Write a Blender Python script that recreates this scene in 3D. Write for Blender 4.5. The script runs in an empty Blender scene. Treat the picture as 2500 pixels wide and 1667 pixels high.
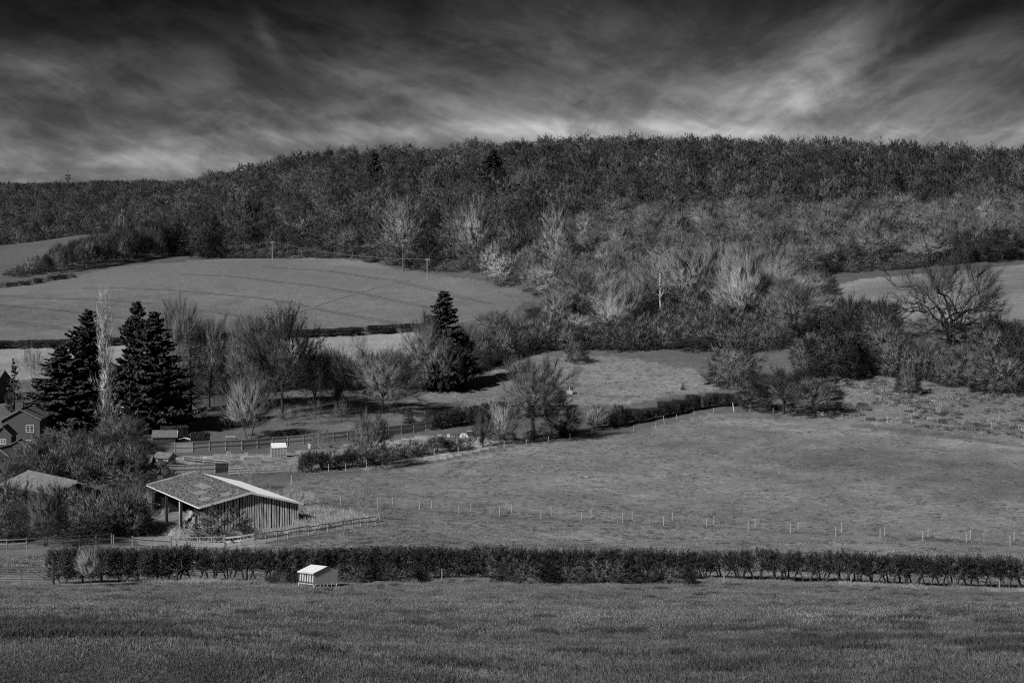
import bpy, math, random
import numpy as np
from math import radians, sin, cos, pi
from mathutils import Vector, Matrix, Euler

S = bpy.context.scene
COL = S.collection
F = 3472.0                      # focal length in photo pixels (50 mm on a 36 mm sensor, 2500 px wide)
TILT = radians(2.19)

# ------------------------------------------------------------------ camera
cam_d = bpy.data.cameras.new('camera')
cam_d.lens = 50.0
cam_d.sensor_width = 36.0
cam_d.clip_start = 0.1
cam_d.clip_end = 12000
cam = bpy.data.objects.new('camera', cam_d)
COL.objects.link(cam)
cam.location = (0, 0, 0)
cam.rotation_euler = (pi / 2 - TILT, 0, 0)
S.camera = cam

# ------------------------------------------------------------------ light
SUN_AZ = radians(222)            # clockwise from +Y
SUN_EL = radians(37)
sun_dir = Vector((sin(SUN_AZ) * cos(SUN_EL), cos(SUN_AZ) * cos(SUN_EL), sin(SUN_EL)))
sd = bpy.data.lights.new('sun', 'SUN')
sd.energy = 4.6
sd.angle = radians(3.0)        # thin high cloud softens the shadows a little
sd.color = (1, 1, 1)
so = bpy.data.objects.new('sun', sd)
COL.objects.link(so)
so.rotation_euler = sun_dir.to_track_quat('Z', 'Y').to_euler()

S.view_settings.view_transform = 'Standard'
S.view_settings.look = 'None'
S.view_settings.gamma = 1
S.view_settings.exposure = 0.25
S.view_settings.use_curve_mapping = False
S.cycles.use_denoising = False      # keep the fine grain of twigs and grass
S.cycles.filter_width = 1.15
S.cycles.sample_clamp_direct = 1.2
S.cycles.max_bounces = 4
S.cycles.diffuse_bounces = 2
S.cycles.glossy_bounces = 2
S.cycles.transparent_max_bounces = 8


class NT:
    """tiny node helper"""
    def __init__(s, tree):
        s.t = tree
        s.n = tree.nodes
        s.l = tree.links

    def node(s, ty, **kw):
        n = s.n.new(ty)
        for k, v in kw.items():
            setattr(n, k, v)
        return n

    def link(s, a, b):
        s.l.new(a, b)

    def math(s, op, a, b=None, c=None, clamp=False):
        n = s.n.new('ShaderNodeMath')
        n.operation = op
        n.use_clamp = clamp
        for i, v in enumerate((a, b, c)):
            if v is None:
                continue
            if isinstance(v, (int, float)):
                n.inputs[i].default_value = v
            else:
                s.l.new(v, n.inputs[i])
        return n.outputs[0]

    def noise(s, vec, scale, detail=4, rough=0.55, dist=0.0):
        n = s.n.new('ShaderNodeTexNoise')
        n.inputs['Scale'].default_value = scale
        n.inputs['Detail'].default_value = detail
        n.inputs['Roughness'].default_value = rough
        n.inputs['Distortion'].default_value = dist
        if vec is not None:
            s.l.new(vec, n.inputs['Vector'])
        return n.outputs[0]

    def maprange(s, v, a, b, c, d, smooth=False):
        n = s.n.new('ShaderNodeMapRange')
        n.interpolation_type = 'SMOOTHSTEP' if smooth else 'LINEAR'
        s.l.new(v, n.inputs[0])
        for i, x in enumerate((a, b, c, d)):
            n.inputs[1 + i].default_value = x
        return n.outputs[0]

    def comb(s, x, y, z):
        n = s.n.new('ShaderNodeCombineXYZ')
        for i, v in enumerate((x, y, z)):
            if isinstance(v, (int, float)):
                n.inputs[i].default_value = v
            else:
                s.l.new(v, n.inputs[i])
        return n.outputs[0]


# ------------------------------------------------------------------ sky
w = bpy.data.worlds.new('World')
S.world = w
w.use_nodes = True
T = NT(w.node_tree)
T.n.clear()
out = T.node('ShaderNodeOutputWorld')
bg = T.node('ShaderNodeBackground')
bg.inputs[1].default_value = 0.13
sky = T.node('ShaderNodeTexSky', sky_type='NISHITA')
sky.sun_disc = False
sky.sun_elevation = SUN_EL
sky.sun_rotation = SUN_AZ
sky.air_density = 1.0
sky.dust_density = 1.0
bw = T.node('ShaderNodeRGBToBW')
T.link(sky.outputs[0], bw.inputs[0])
tc = T.node('ShaderNodeTexCoord')
sep = T.node('ShaderNodeSeparateXYZ')
T.link(tc.outputs['Generated'], sep.inputs[0])
X, Y, Z = sep.outputs
AZ = T.math('MULTIPLY', T.math('ARCTAN2', X, Y), 180 / pi)        # degrees
EL = T.math('MULTIPLY', T.math('ARCSINE', Z), 180 / pi)
# cloud layer seen in perspective: direction projected on a high plane
zz = T.math('ADD', T.math('MAXIMUM', Z, 0.0), 0.035)
cx_ = T.math('DIVIDE', X, zz)
cy_ = T.math('DIVIDE', Y, zz)
vec = T.comb(cx_, T.math('MULTIPLY', cy_, 0.75), 0.0)
warp = T.noise(vec, 0.35, 3, 0.5)
warp_v = T.node('ShaderNodeVectorMath', operation='MULTIPLY_ADD')
T.link(warp, warp_v.inputs[0])
warp_v.inputs[1].default_value = (0.8, 1.0, 0)
T.link(vec, warp_v.inputs[2])
# wispy streaks, running down to the right in one part of the sky and up to the right in the other
ang = T.comb(AZ, EL, 0.0)


def streak(rot, sx, sy, scale, detail, dist, seed):
    m = T.node('ShaderNodeMapping', vector_type='TEXTURE')      # turns first, then stretches
    m.inputs['Rotation'].default_value = (0, 0, radians(rot))
    m.inputs['Scale'].default_value = (1 / sx, 1 / sy, 1)
    m.inputs['Location'].default_value = (seed, seed * 1.7, 0)
    T.link(ang, m.inputs['Vector'])
    return T.noise(m.outputs[0], scale, detail, 0.58, dist)


st1 = streak(-14, 0.42, 1.0, 0.55, 7, 0.35, 3.1)     # descending to the right
st2 = streak(22, 0.40, 1.0, 0.55, 7, 0.35, 9.3)    # ascending to the right
side = T.maprange(AZ, 1.0, 12.0, 0.0, 1.0, True)
mixs = T.math('ADD', T.math('MULTIPLY', st1, T.math('SUBTRACT', 1.0, side)), T.math('MULTIPLY', st2, side))
big = T.noise(warp_v.outputs[0], 0.45, 5, 0.6)
mot = T.noise(T.comb(T.math('MULTIPLY', AZ, 0.55), EL, 4.0), 0.42, 9, 0.64, 0.6)      # broken, mottled cloud
cl = T.math('ADD', T.math('MULTIPLY', mixs, 0.30), T.math('ADD', T.math('MULTIPLY', big, 0.35), T.math('MULTIPLY', mot, 0.35)))
cl = T.maprange(cl, 0.41, 0.60, 0.0, 1.0, True)


def wisp(n, w_):
    q = T.math('ABSOLUTE', T.math('SUBTRACT', n, 0.5))
    return T.math('POWER', T.math('MAXIMUM', T.math('SUBTRACT', 1.0, T.math('MULTIPLY', q, w_)), 0.0), 2.0)


w1 = wisp(streak(-24, 0.42, 1.6, 0.55, 6, 0.6, 15.7), 5.5)
w2 = wisp(streak(32, 0.42, 1.6, 0.55, 6, 0.6, 28.2), 5.5)
wsp = T.math('ADD', T.math('MULTIPLY', w1, T.math('SUBTRACT', 1.0, side)), T.math('MULTIPLY', w2, side))
cl = T.math('ADD', cl, T.math('MULTIPLY', wsp, T.math('MULTIPLY', big, 0.55)))


def blob(px, py, sx, sy, rot, amp):
    """a soft, elongated bank of cloud at one direction of the sky, wisps folded in"""
    az0 = math.degrees(math.atan2(px - 1250, F))
    el0 = math.degrees(math.atan2(700 - py, F))
    dx = T.math('SUBTRACT', AZ, az0)
    dy = T.math('SUBTRACT', EL, el0)
    dx = T.math('ADD', dx, T.math('MULTIPLY', T.math('SUBTRACT', warp, 0.5), 3.0))
    c, s_ = cos(radians(rot)), sin(radians(rot))
    u = T.math('ADD', T.math('MULTIPLY', dx, c), T.math('MULTIPLY', dy, s_))
    v = T.math('SUBTRACT', T.math('MULTIPLY', dy, c), T.math('MULTIPLY', dx, s_))
    k = 180 / pi / F
    u = T.math('DIVIDE', u, sx * k)
    v = T.math('DIVIDE', v, sy * k)
    r = T.math('ADD', T.math('MULTIPLY', u, u), T.math('MULTIPLY', v, v))
    return T.math('MULTIPLY', T.math('EXPONENT', T.math('MULTIPLY', r, -1.0)), amp)


blobs = [
    (1960, 190, 170, 60, 25, 0.34), (2080, 60, 200, 40, 48, 0.14), (1800, 290, 260, 60, 8, 0.16),
    (1500, 325, 420, 30, 0, 0.26), (1500, 260, 450, 70, 3, 0.12), (1000, 225, 180, 26, -16, 0.16),
    (1030, 330, 600, 26, 3, 0.20), (480, 410, 420, 26, -2, 0.20), (640, 265, 260, 34, -12, 0.08),
    (650, 105, 60, 18, -55, 0.12), (130, 205, 190, 26, -14, 0.12), (760, 215, 150, 20, -30, 0.10),
    (2100, 340, 380, 28, 0, 0.22), (1500, 120, 350, 100, 0, 0.10), (2150, 210, 320, 26, 22, 0.10),
    (2320, 90, 300, 45, 20, -0.09), (2000, 225, 160, 14, 28, 0.16), (2250, 150, 240, 30, 18, -0.06), (300, 40, 700, 110, 0, -0.08),
]
base = T.maprange(T.math('POWER', T.math('MAXIMUM', T.maprange(EL, 3.2, 12.5, 1.0, 0.0), 0.0), 1.25), 0.0, 1.0, 0.14, 0.57)       # clear-sky part: deep towards the zenith, pale at the ridge
hi = T.maprange(EL, 14.0, 40.0, 0.0, 0.12, True)
base = T.math('ADD', base, hi)
tot = base
for b in blobs:
    tot = T.math('ADD', tot, blob(*b))
clamp_t = T.math('MAXIMUM', tot, 0.03)
dens = T.math('MULTIPLY', clamp_t, T.math('ADD', 0.66, T.math('MULTIPLY', cl, 0.58)))
dens = T.math('MULTIPLY', dens, T.math('ADD', 0.0, T.math('POWER', T.math('MAXIMUM', dens, 0.001), 0.55)))
ramp = T.math('MULTIPLY', bw.outputs[0], T.math('MULTIPLY', dens, 0.60))
comb = T.node('ShaderNodeCombineColor')
for i in range(3):
    T.link(ramp, comb.inputs[i])
T.link(comb.outputs[0], bg.inputs[0])
T.link(bg.outputs[0], out.inputs[0])

# ------------------------------------------------------------------ tagging helpers
def tag(o, label=None, cat=None, group=None, kind=None):
    if label: o['label'] = label
    if cat: o['category'] = cat
    if group: o['group'] = group
    if kind: o['kind'] = kind
    return o


def empty(name, loc, rz=0.0, label=None, cat=None, group=None):
    o = bpy.data.objects.new(name, None)
    o.empty_display_size = 0.2
    o.location = loc
    o.rotation_euler = (0, 0, rz)
    COL.objects.link(o)
    return tag(o, label, cat, group)


def link(name, mesh, parent=None, loc=None):
    o = bpy.data.objects.new(name, mesh)
    COL.objects.link(o)
    if parent is not None: o.parent = parent
    if loc is not None: o.location = loc
    return o


def np_mesh(name, verts, faces, mats, midx=None, smooth=False):
    """faces: int array (N,3) or (N,4) or a list of such arrays"""
    me = bpy.data.meshes.new(name)
    verts = np.asarray(verts, dtype=np.float32)
    if not isinstance(faces, (list, tuple)): faces = [faces]
    faces = [np.asarray(f, dtype=np.int32) for f in faces if len(f)]
    loops = np.concatenate([f.ravel() for f in faces])
    tot = np.concatenate([np.full(len(f), f.shape[1], dtype=np.int32) for f in faces])
    start = np.concatenate([[0], np.cumsum(tot)[:-1]]).astype(np.int32)
    me.vertices.add(len(verts))
    me.vertices.foreach_set('co', verts.ravel())
    me.loops.add(len(loops))
    me.loops.foreach_set('vertex_index', loops)
    me.polygons.add(len(tot))
    me.polygons.foreach_set('loop_start', start)
    me.polygons.foreach_set('loop_total', tot)
    if midx is not None: me.polygons.foreach_set('material_index', np.asarray(midx, dtype=np.int32))
    if smooth: me.polygons.foreach_set('use_smooth', np.ones(len(tot), dtype=bool))
    for m in (mats if isinstance(mats, (list, tuple)) else [mats]): me.materials.append(m)
    me.update(calc_edges=True)
    return me


class MB:
    """collects simple shapes, builds them as one mesh object"""
    def __init__(s):
        s.v = []; s.f = []

    def add(s, vs, fs):
        n = len(s.v)
        s.v += [tuple(v) for v in vs]
        s.f += [tuple(i + n for i in f) for f in fs]
        return s

    def box(s, x0, x1, y0, y1, z0, z1):
        vs = [(x, y, z) for z in (z0, z1) for y in (y0, y1) for x in (x0, x1)]
        return s.add(vs, [(0, 2, 3, 1), (4, 5, 7, 6), (0, 1, 5, 4), (1, 3, 7, 5), (3, 2, 6, 7), (2, 0, 4, 6)])

    def bar(s, a, b, w, h=None, up=(0, 0, 1)):
        a, b = Vector(a), Vector(b)
        h = h or w
        d = (b - a).normalized()
        u = Vector(up)
        if abs(d.dot(u)) > 0.95: u = Vector((1, 0, 0))
        r = d.cross(u).normalized() * (w / 2)
        t = r.cross(d).normalized() * (h / 2)
        vs = [p + q for p in (a, b) for q in (-r - t, r - t, r + t, -r + t)]
        return s.add(vs, [(0, 3, 2, 1), (4, 5, 6, 7), (0, 1, 5, 4), (1, 2, 6, 5), (2, 3, 7, 6), (3, 0, 4, 7)])

    def tube(s, a, b, r0, r1=None, n=8):
        a, b = Vector(a), Vector(b)
        r1 = r0 if r1 is None else r1
        d = (b - a).normalized()
        u = Vector((1, 0, 0)) if abs(d.x) < 0.8 else Vector((0, 1, 0))
        p = d.cross(u).normalized(); q = d.cross(p)
        vs = []
        for c, r in ((a, r0), (b, r1)):
            for i in range(n):
                t = 2 * pi * i / n
                vs.append(c + p * (cos(t) * r) + q * (sin(t) * r))
        fs = [(i, (i + 1) % n, n + (i + 1) % n, n + i) for i in range(n)]
        fs += [tuple(range(n))[::-1], tuple(range(n, 2 * n))]
        return s.add(vs, fs)

    def poly(s, pts):
        return s.add(pts, [tuple(range(len(pts)))])

    def slab(s, pts, off):
        """polygon PTS thickened by vector OFF"""
        n = len(pts)
        o = Vector(off)
        vs = [Vector(p) for p in pts] + [Vector(p) + o for p in pts]
        fs = [tuple(range(n))[::-1], tuple(range(n, 2 * n))] + [(i, (i + 1) % n, n + (i + 1) % n, n + i) for i in range(n)]
        return s.add(vs, fs)

    def mesh(s, name, m, smooth=False):
        me = bpy.data.meshes.new(name)
        me.from_pydata(s.v, [], s.f)
        for x in (m if isinstance(m, (list, tuple)) else [m]): me.materials.append(x)
        if smooth:
            for p in me.polygons: p.use_smooth = True
        me.update()
        return me

    def build(s, name, m, parent=None, smooth=False):
        return link(name, s.mesh(name, m, smooth), parent)


# ------------------------------------------------------------------ materials (the photograph is black and white: all are greys)
def grey(name, a, b=None, scale=3.0, detail=4, rough=0.9, bump=0.0, bscale=None, randv=0.0, spec=0.2, coord='Object', stretch=None, contrast=(0.3, 0.7), place=None):
    m = bpy.data.materials.new(name)
    m.use_nodes = True
    t = NT(m.node_tree)
    bs = t.n['Principled BSDF']
    bs.inputs['Roughness'].default_value = rough
    bs.inputs['Specular IOR Level'].default_value = spec
    b = a if b is None else b
    tcn = t.node('ShaderNodeTexCoord')
    v = tcn.outputs[coord]
    if stretch:
        mp = t.node('ShaderNodeMapping')
        mp.inputs['Scale'].default_value = stretch
        t.link(v, mp.inputs[0]); v = mp.outputs[0]
    n = t.noise(v, scale, detail, 0.6)
    val = t.maprange(n, contrast[0], contrast[1], a, b)
    if randv:
        oi = t.node('ShaderNodeObjectInfo')
        k = t.maprange(oi.outputs['Random'], 0, 1, 1 - randv, 1 + randv)
        val = t.math('MULTIPLY', val, k)
    if place:            # plants differ from patch to patch of the ground
        ol = t.node('ShaderNodeObjectInfo').outputs['Location']
        for sc_, lo, hi_ in place:
            val = t.math('MULTIPLY', val, t.maprange(t.noise(ol, sc_, 3, 0.6), 0.36, 0.64, lo, hi_))
    cc = t.node('ShaderNodeCombineColor')
    for i in range(3): t.link(val, cc.inputs[i])
    t.link(cc.outputs[0], bs.inputs['Base Color'])
    if bump:
        bn = t.node('ShaderNodeBump')
        bn.inputs['Strength'].default_value = bump
        bn.inputs['Distance'].default_value = 0.05
        t.link(t.noise(v, bscale or scale * 4, 5, 0.6), bn.inputs['Height'])
        t.link(bn.outputs[0], bs.inputs['Normal'])
    return m


M = {}
M['bark'] = grey('bark_grey', 0.05, 0.11, 2.0, randv=0.3, bump=0.4)
M['bark_dark'] = grey('bark_dark', 0.03, 0.06, 2.0, randv=0.2)
M['bark_wood'] = grey('bark_woodland', 0.05, 0.13, 0.6, randv=0.5)
M['bark_oak'] = grey('bark_oak', 0.012, 0.03, 2.0)
M['bark_pale'] = grey('bark_pale_birch', 0.20, 0.40, 3.0, randv=0.1)
M['twig'] = grey('twig_grey', 0.07, 0.19, 0.5, randv=0.3)
M['twig_wood'] = grey('twig_woodland', 0.045, 0.12, 0.25, randv=0.6, place=((0.02, 0.7, 1.3),))
M['twig_copse'] = grey('twig_copse', 0.14, 0.29, 0.5, randv=0.3)
M['twig_poplar'] = grey('twig_poplar', 0.42, 0.7, 0.5)
M['twig_belt'] = grey('twig_pale_tipped', 0.13, 0.27, 0.3, randv=0.35)
M['twig_dark'] = grey('twig_dark', 0.03, 0.07, 0.5, randv=0.25)
M['twig_pale'] = grey('twig_pale', 0.16, 0.32, 0.5, randv=0.15)
M['needle'] = grey('conifer_needles', 0.022, 0.07, 0.8, randv=0.1)
M['leaf'] = grey('evergreen_leaves', 0.02, 0.055, 1.2, randv=0.2, rough=0.6)
M['leaf_pale'] = grey('pale_leaves', 0.08, 0.20, 1.2, randv=0.2, rough=0.7)
M['leaf_bright'] = grey('pale_blossom', 0.35, 0.6, 1.2, rough=0.7)
M['seed'] = grey('seed_clusters', 0.02, 0.04, 1.0)
M['grass_fore'] = grey('grass_foreground', 0.08, 0.20, 1.5, 6, rough=0.5, spec=0.2, randv=0.25, coord='Object', place=((0.10, 0.75, 1.25), (0.7, 0.68, 1.3)))
M['grass_near'] = grey('grass_nearest', 0.055, 0.16, 1.5, 6, rough=0.5, spec=0.2, randv=0.3, place=((0.10, 0.75, 1.25), (0.7, 0.68, 1.3)))  # darker than grass_fore: the same vignette put into the blades' colour
M['grass_dark'] = grey('grass_dark_tussock', 0.03, 0.07, 1.5)
M['grass_mid'] = grey('grass_middle', 0.13, 0.23, 0.1, randv=0.3, place=((0.05, 0.82, 1.2), (0.4, 0.75, 1.25)))
M['grass_tall'] = grey('grass_tall_dry', 0.24, 0.42, 0.3, randv=0.3)
M['grass_rough'] = grey('grass_rough_pale', 0.16, 0.30, 0.3, randv=0.35, place=((0.06, 0.7, 1.25), (0.5, 0.7, 1.25)))

# ------------------------------------------------------------------ terrain
def ray(px, py):
    xc = (px - 1250) / F; yc = (833.5 - py) / F
    d = np.array([xc, cos(TILT) + yc * sin(TILT), -sin(TILT) + yc * cos(TILT)])
    return d / d[1]


def cpt(px, py, D):
    d = ray(px, py)
    return (d[0], math.log(D) * 0.5, d[2] * D)


CTRL = [
    # slope below the viewpoint
    (-600, 1667, 24), (1250, 1667, 24), (3100, 1667, 24), (-600, 1560, 42), (1250, 1560, 42), (3100, 1560, 42),
    (-300, 1482, 75), (1250, 1480, 75), (2800, 1486, 75), (-400, 1434, 104), (130, 1427, 106), (620, 1421, 110), (1100, 1420, 112), (1250, 1419, 113),
    (1800, 1420, 116), (2500, 1443, 118), (3000, 1450, 118),
    # valley floor and the middle pasture
    (-300, 1360, 136), (0, 1352, 138), (250, 1345, 140), (600, 1340, 146), (1250, 1352, 148), (1900, 1365, 146), (2500, 1385, 142), (3000, 1390, 140),
    (-300, 1300, 158), (0, 1300, 160), (437, 1291, 166), (402, 1268, 172), (560, 1300, 158), (730, 1275, 166), (915, 1280, 167),
    (920, 1240, 188), (1230, 1270, 186), (1700, 1292, 182), (2000, 1310, 178), (2500, 1337, 172), (3000, 1350, 170),
    (300, 1180, 202), (735, 1182, 202), (1250, 1185, 216), (1800, 1180, 222), (2500, 1190, 215), (3000, 1200, 210),
    (0, 1110, 235), (-300, 1110, 240), (355, 1113, 243), (680, 1105, 250), (970, 1140, 232), (1035, 1058, 274), (1250, 1088, 256), (1500, 1060, 272), (1730, 1008, 292), (1850, 1005, 294),
    (2080, 1023, 280), (2300, 1045, 268), (2500, 1068, 258), (3000, 1080, 250),
    # orchard, garden, meadow, rough ground
    (0, 1040, 270), (430, 1035, 278), (700, 1015, 292), (900, 965, 322), (680, 975, 315), (500, 985, 312),
    (1150, 960, 328), (1400, 950, 330), (1300, 880, 368), (1500, 872, 374), (1690, 905, 350), (2000, 960, 312), (2300, 935, 316), (2500, 945, 305), (2900, 950, 300),
    (2320, 832, 345), (2080, 860, 345), (2100, 742, 420), (2050, 690, 478), (2250, 672, 482), (2500, 640, 488), (2500, 745, 385), (2800, 620, 480), (2900, 740, 385),
    (1500, 760, 440), (1750, 760, 440), (1850, 690, 500), (1500, 690, 510),
    (0, 900, 380), (-300, 900, 380), (500, 880, 392), (900, 850, 425), (0, 852, 455), (-300, 865, 455), (500, 825, 462), (800, 813, 465), (1000, 800, 468), (1200, 790, 450), (1300, 800, 420),
    (0, 780, 520), (500, 760, 535), (1000, 750, 530), (1200, 745, 520),
    # upper arable field
    (-300, 705, 600), (0, 697, 618), (300, 652, 680), (500, 638, 700), (665, 638, 700), (900, 655, 665), (1040, 684, 615), (1330, 722, 545),
    (-300, 640, 780), (0, 640, 760), (100, 655, 700), (200, 610, 800), (-200, 612, 850), (0, 600, 868), (200, 574, 900), (370, 555, 925), (-600, 640, 850),
    # wooded hill
    (1330, 640, 600), (1500, 600, 600), (1040, 640, 680), (665, 610, 760), (500, 600, 790), (400, 570, 850),
    (420, 500, 1010), (540, 470, 985), (700, 440, 965), (1000, 420, 945), (1250, 400, 930), (1500, 388, 915), (1800, 396, 890), (2100, 408, 865), (2500, 425, 830), (2900, 440, 810),
    (700, 520, 860), (1250, 500, 760), (1500, 480, 770), (1800, 480, 740), (2100, 490, 720), (2500, 500, 700), (1800, 580, 600), (2200, 600, 580), (2600, 590, 560),
    (1000, 440, 1300), (1800, 430, 1250), (2500, 450, 1200), (1000, 560, 1900), (2500, 560, 1900), (3200, 560, 1900),
    # far ridge behind the left field
    (0, 620, 1020), (200, 615, 1050), (-300, 640, 1000), (330, 560, 1100), (0, 540, 1250), (200, 535, 1250), (-300, 545, 1250), (0, 478, 1500), (200, 474, 1500), (400, 470, 1500), (-300, 485, 1500), (0, 560, 2200), (-600, 600, 2200),
    (500, 480, 1450), (1000, 600, 3000), (2500, 600, 3000), (-300, 600, 3000),
]
_c = np.array([cpt(*p) for p in CTRL])


def _phi(r2):
    return 0.5 * r2 * np.log(r2 + 1e-12)


_n = len(_c)
_A = np.zeros((_n + 3, _n + 3))
_d2 = ((_c[:, None, :2] - _c[None, :, :2]) ** 2).sum(2)
_A[:_n, :_n] = _phi(_d2) + np.eye(_n) * 2e-5
_A[:_n, _n] = 1; _A[:_n, _n + 1:] = _c[:, :2]
_A[_n:, :_n] = _A[:_n, _n:].T
_W = np.linalg.solve(_A, np.concatenate([_c[:, 2], [0, 0, 0]]))


def vnoise(x, y, seed=0):
    xi = np.floor(x).astype(np.int64); yi = np.floor(y).astype(np.int64)
    fx = x - xi; fy = y - yi
    fx = fx * fx * (3 - 2 * fx); fy = fy * fy * (3 - 2 * fy)

    def h(a, b):
        n = (a * 374761393 + b * 668265263 + seed * 974634777) & 0x7fffffff
        n = ((n ^ (n >> 13)) * 1274126177) & 0x7fffffff
        return ((n ^ (n >> 16)) & 0xffff) / 32767.5 - 1
    return (h(xi, yi) * (1 - fx) + h(xi + 1, yi) * fx) * (1 - fy) + (h(xi, yi + 1) * (1 - fx) + h(xi + 1, yi + 1) * fx) * fy


def fbm(x, y, seed=0, oct=4, gain=0.5):
    v = 0; a = 1; f = 1
    for i in range(oct):
        v = v + a * vnoise(x * f + i * 17.3, y * f - i * 9.1, seed + i); a *= gain; f *= 2.03
    return v


def H(x, y):
    x = np.atleast_1d(np.asarray(x, float)); y = np.atleast_1d(np.asarray(y, float))
    D = np.clip(y, 24, 3200)
    u = np.clip(x / D, -0.62, 0.62)
    v = np.log(D) * 0.5
    z = np.empty_like(x)
    for i in range(0, len(x), 20000):
        a = u[i:i + 20000, None]; b = v[i:i + 20000, None]
        d2 = (a - _c[None, :, 0]) ** 2 + (b - _c[None, :, 1]) ** 2
        z[i:i + 20000] = _phi(d2) @ _W[:_n] + _W[_n] + _W[_n + 1] * a[:, 0] + _W[_n + 2] * b[:, 0]
    near = -1.75 - 0.206 * y
    t = np.clip(y / 24, 0, 1)
    z = np.where(y < 24, near * (1 - t) + z * t, z)
    amp = np.clip((np.abs(y) + 10) / 60, 0.25, 1)
    z = z + amp * (0.16 * fbm(x / 23, y / 23, 3, 2) + 0.05 * fbm(x / 2.6, y / 2.6, 8, 3) + 0.11 * np.maximum(0, fbm(x / 1.3, y / 1.3, 14, 2) - 0.25))
    return z


def Hs(x, y):
    return float(H([x], [y])[0])


_Ds = np.concatenate([np.arange(14, 60, 0.35), np.arange(60, 420, 0.8), np.arange(420, 1800, 3.0)])


def G(px, py):
    """the first point of the ground met by the line of sight through (px, py)"""
    d = ray(px, py)
    x = d[0] * _Ds; y = _Ds; z = d[2] * _Ds
    h = H(x, y)
    k = np.nonzero(z <= h)[0]
    if not len(k): return Vector((d[0] * 900, 900, Hs(d[0] * 900, 900)))
    k = k[0]
    if k == 0: D = _Ds[0]
    else:
        a = z[k - 1] - h[k - 1]; b = h[k] - z[k]
        D = _Ds[k - 1] + (_Ds[k] - _Ds[k - 1]) * a / max(a + b, 1e-9)
    return Vector((d[0] * D, D, Hs(d[0] * D, D)))


def AT(px, D):
    x = (px - 1250) / F / cos(TILT) * D * cos(TILT)
    return Vector((x, D, Hs(x, D)))


def ztop(py, D):
    return float(ray(1250, py)[2] * D)


def inpoly(x, y, poly):
    poly = np.asarray(poly, float)
    ins = np.zeros(len(x), bool)
    n = len(poly)
    for i in range(n):
        x0, y0 = poly[i]; x1, y1 = poly[(i + 1) % n]
        if y0 == y1: continue
        c = ((y0 > y) != (y1 > y)) & (x < (x1 - x0) * (y - y0) / (y1 - y0) + x0)
        ins ^= c
    return ins


def gpoly(pts):
    """photo pixels (px, py) or, with three numbers, (px, None, D) -> ground polygon"""
    r = []
    for p in pts:
        v = AT(p[0], p[2]) if len(p) == 3 else G(*p)
        r.append((v.x, v.y))
    return r


# fan-shaped grid, finer inside the view
NR, NC = 720, 820
rr = 12 * (3300 / 12) ** (np.linspace(0, 1, NR))
th_in = np.linspace(-22.5, 22.5, NC - 120)
th = np.concatenate([np.linspace(-100, -22.6, 60), th_in, np.linspace(22.6, 100, 60)]) * pi / 180
ox, oy = 0.0, -14.0
RR, TH = np.meshgrid(rr, th, indexing='ij')
# finer rows between 60 and 900 m come from the logarithmic spacing
gx = (ox + RR * np.sin(TH)).ravel(); gy = (oy + RR * np.cos(TH)).ravel()
gz = H(gx, gy)
idx = np.arange(NR * NC).reshape(NR, NC)
quads = np.stack([idx[:-1, :-1], idx[:-1, 1:], idx[1:, 1:], idx[1:, :-1]], -1).reshape(-1, 4)[:, ::-1]
# cap around the viewpoint
cv = len(gx)
gx = np.append(gx, ox); gy = np.append(gy, oy); gz = np.append(gz, Hs(ox, oy))
tri = np.stack([np.full(NC - 1, cv), idx[0, 1:], idx[0, :-1]], -1)

FIELD = gpoly([(-200, 706), (0, 698), (150, 680), (300, 650), (420, 641), (560, 636), (665, 638), (800, 645), (900, 652), (1000, 668), (1100, 690), (1200, 712), (1275, 735), (1240, 775), (1000, 795), (800, 811), (500, 828), (0, 845), (-200, 850)])
LOWER = gpoly([(-200, 870), (0, 852), (500, 835), (800, 822), (1000, 806), (1100, 830), (1010, 880), (800, 880), (400, 900), (0, 930), (-200, 940)])
FARL = gpoly([(-250, None, 890), (0, None, 890), (200, None, 910), (360, None, 935), (430, None, 890), (400, None, 800), (250, None, 720), (60, None, 640), (-250, None, 620)])
RIGHTF = gpoly([(2020, 705), (2100, 682), (2200, 672), (2360, 660), (2700, 630), (2700, 760), (2400, 790), (2150, 790), (1990, 745)])
MIDP = gpoly([(130, 1440), (620, 1425), (1250, 1422), (1800, 1420), (2500, 1443), (2900, 1450), (2900, 1085), (2500, 1070), (2300, 1048), (2080, 1026), (1850, 1008), (1740, 1008), (1500, 1064), (1250, 1090), (970, 1146), (735, 1160), (700, 1190), (760, 1250), (930, 1278), (640, 1345), (250, 1350), (-200, 1360), (-200, 1440)])
MEADOW = gpoly([(960, 1000), (1040, 960), (1200, 905), (1300, 868), (1500, 868), (1700, 900), (1760, 950), (1600, 975), (1400, 1000), (1250, 1020), (1050, 985)])
ROUGHR = gpoly([(1900, 1010), (2000, 940), (2150, 900), (2300, 935), (2900, 940), (2900, 1090), (2500, 1072), (2080, 1027)])
ORCH = gpoly([(380, 1100), (400, 1010), (560, 975), (860, 950), (1010, 975), (1040, 1045), (700, 1080)])
GARD = gpoly([(360, 1120), (680, 1105), (1035, 1062), (1290, 1075), (970, 1140), (735, 1155), (560, 1140), (360, 1150)])
YARD = gpoly([(330, 1330), (330, 1200), (500, 1180), (760, 1250), (930, 1278), (600, 1335)])
STRIP = gpoly([(420, 640), (665, 622), (900, 640), (1050, 668), (1180, 690), (1290, 710), (1330, 735), (1270, 733), (1200, 712), (1100, 690), (1000, 668), (900, 654), (665, 639), (560, 637)])

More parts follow.
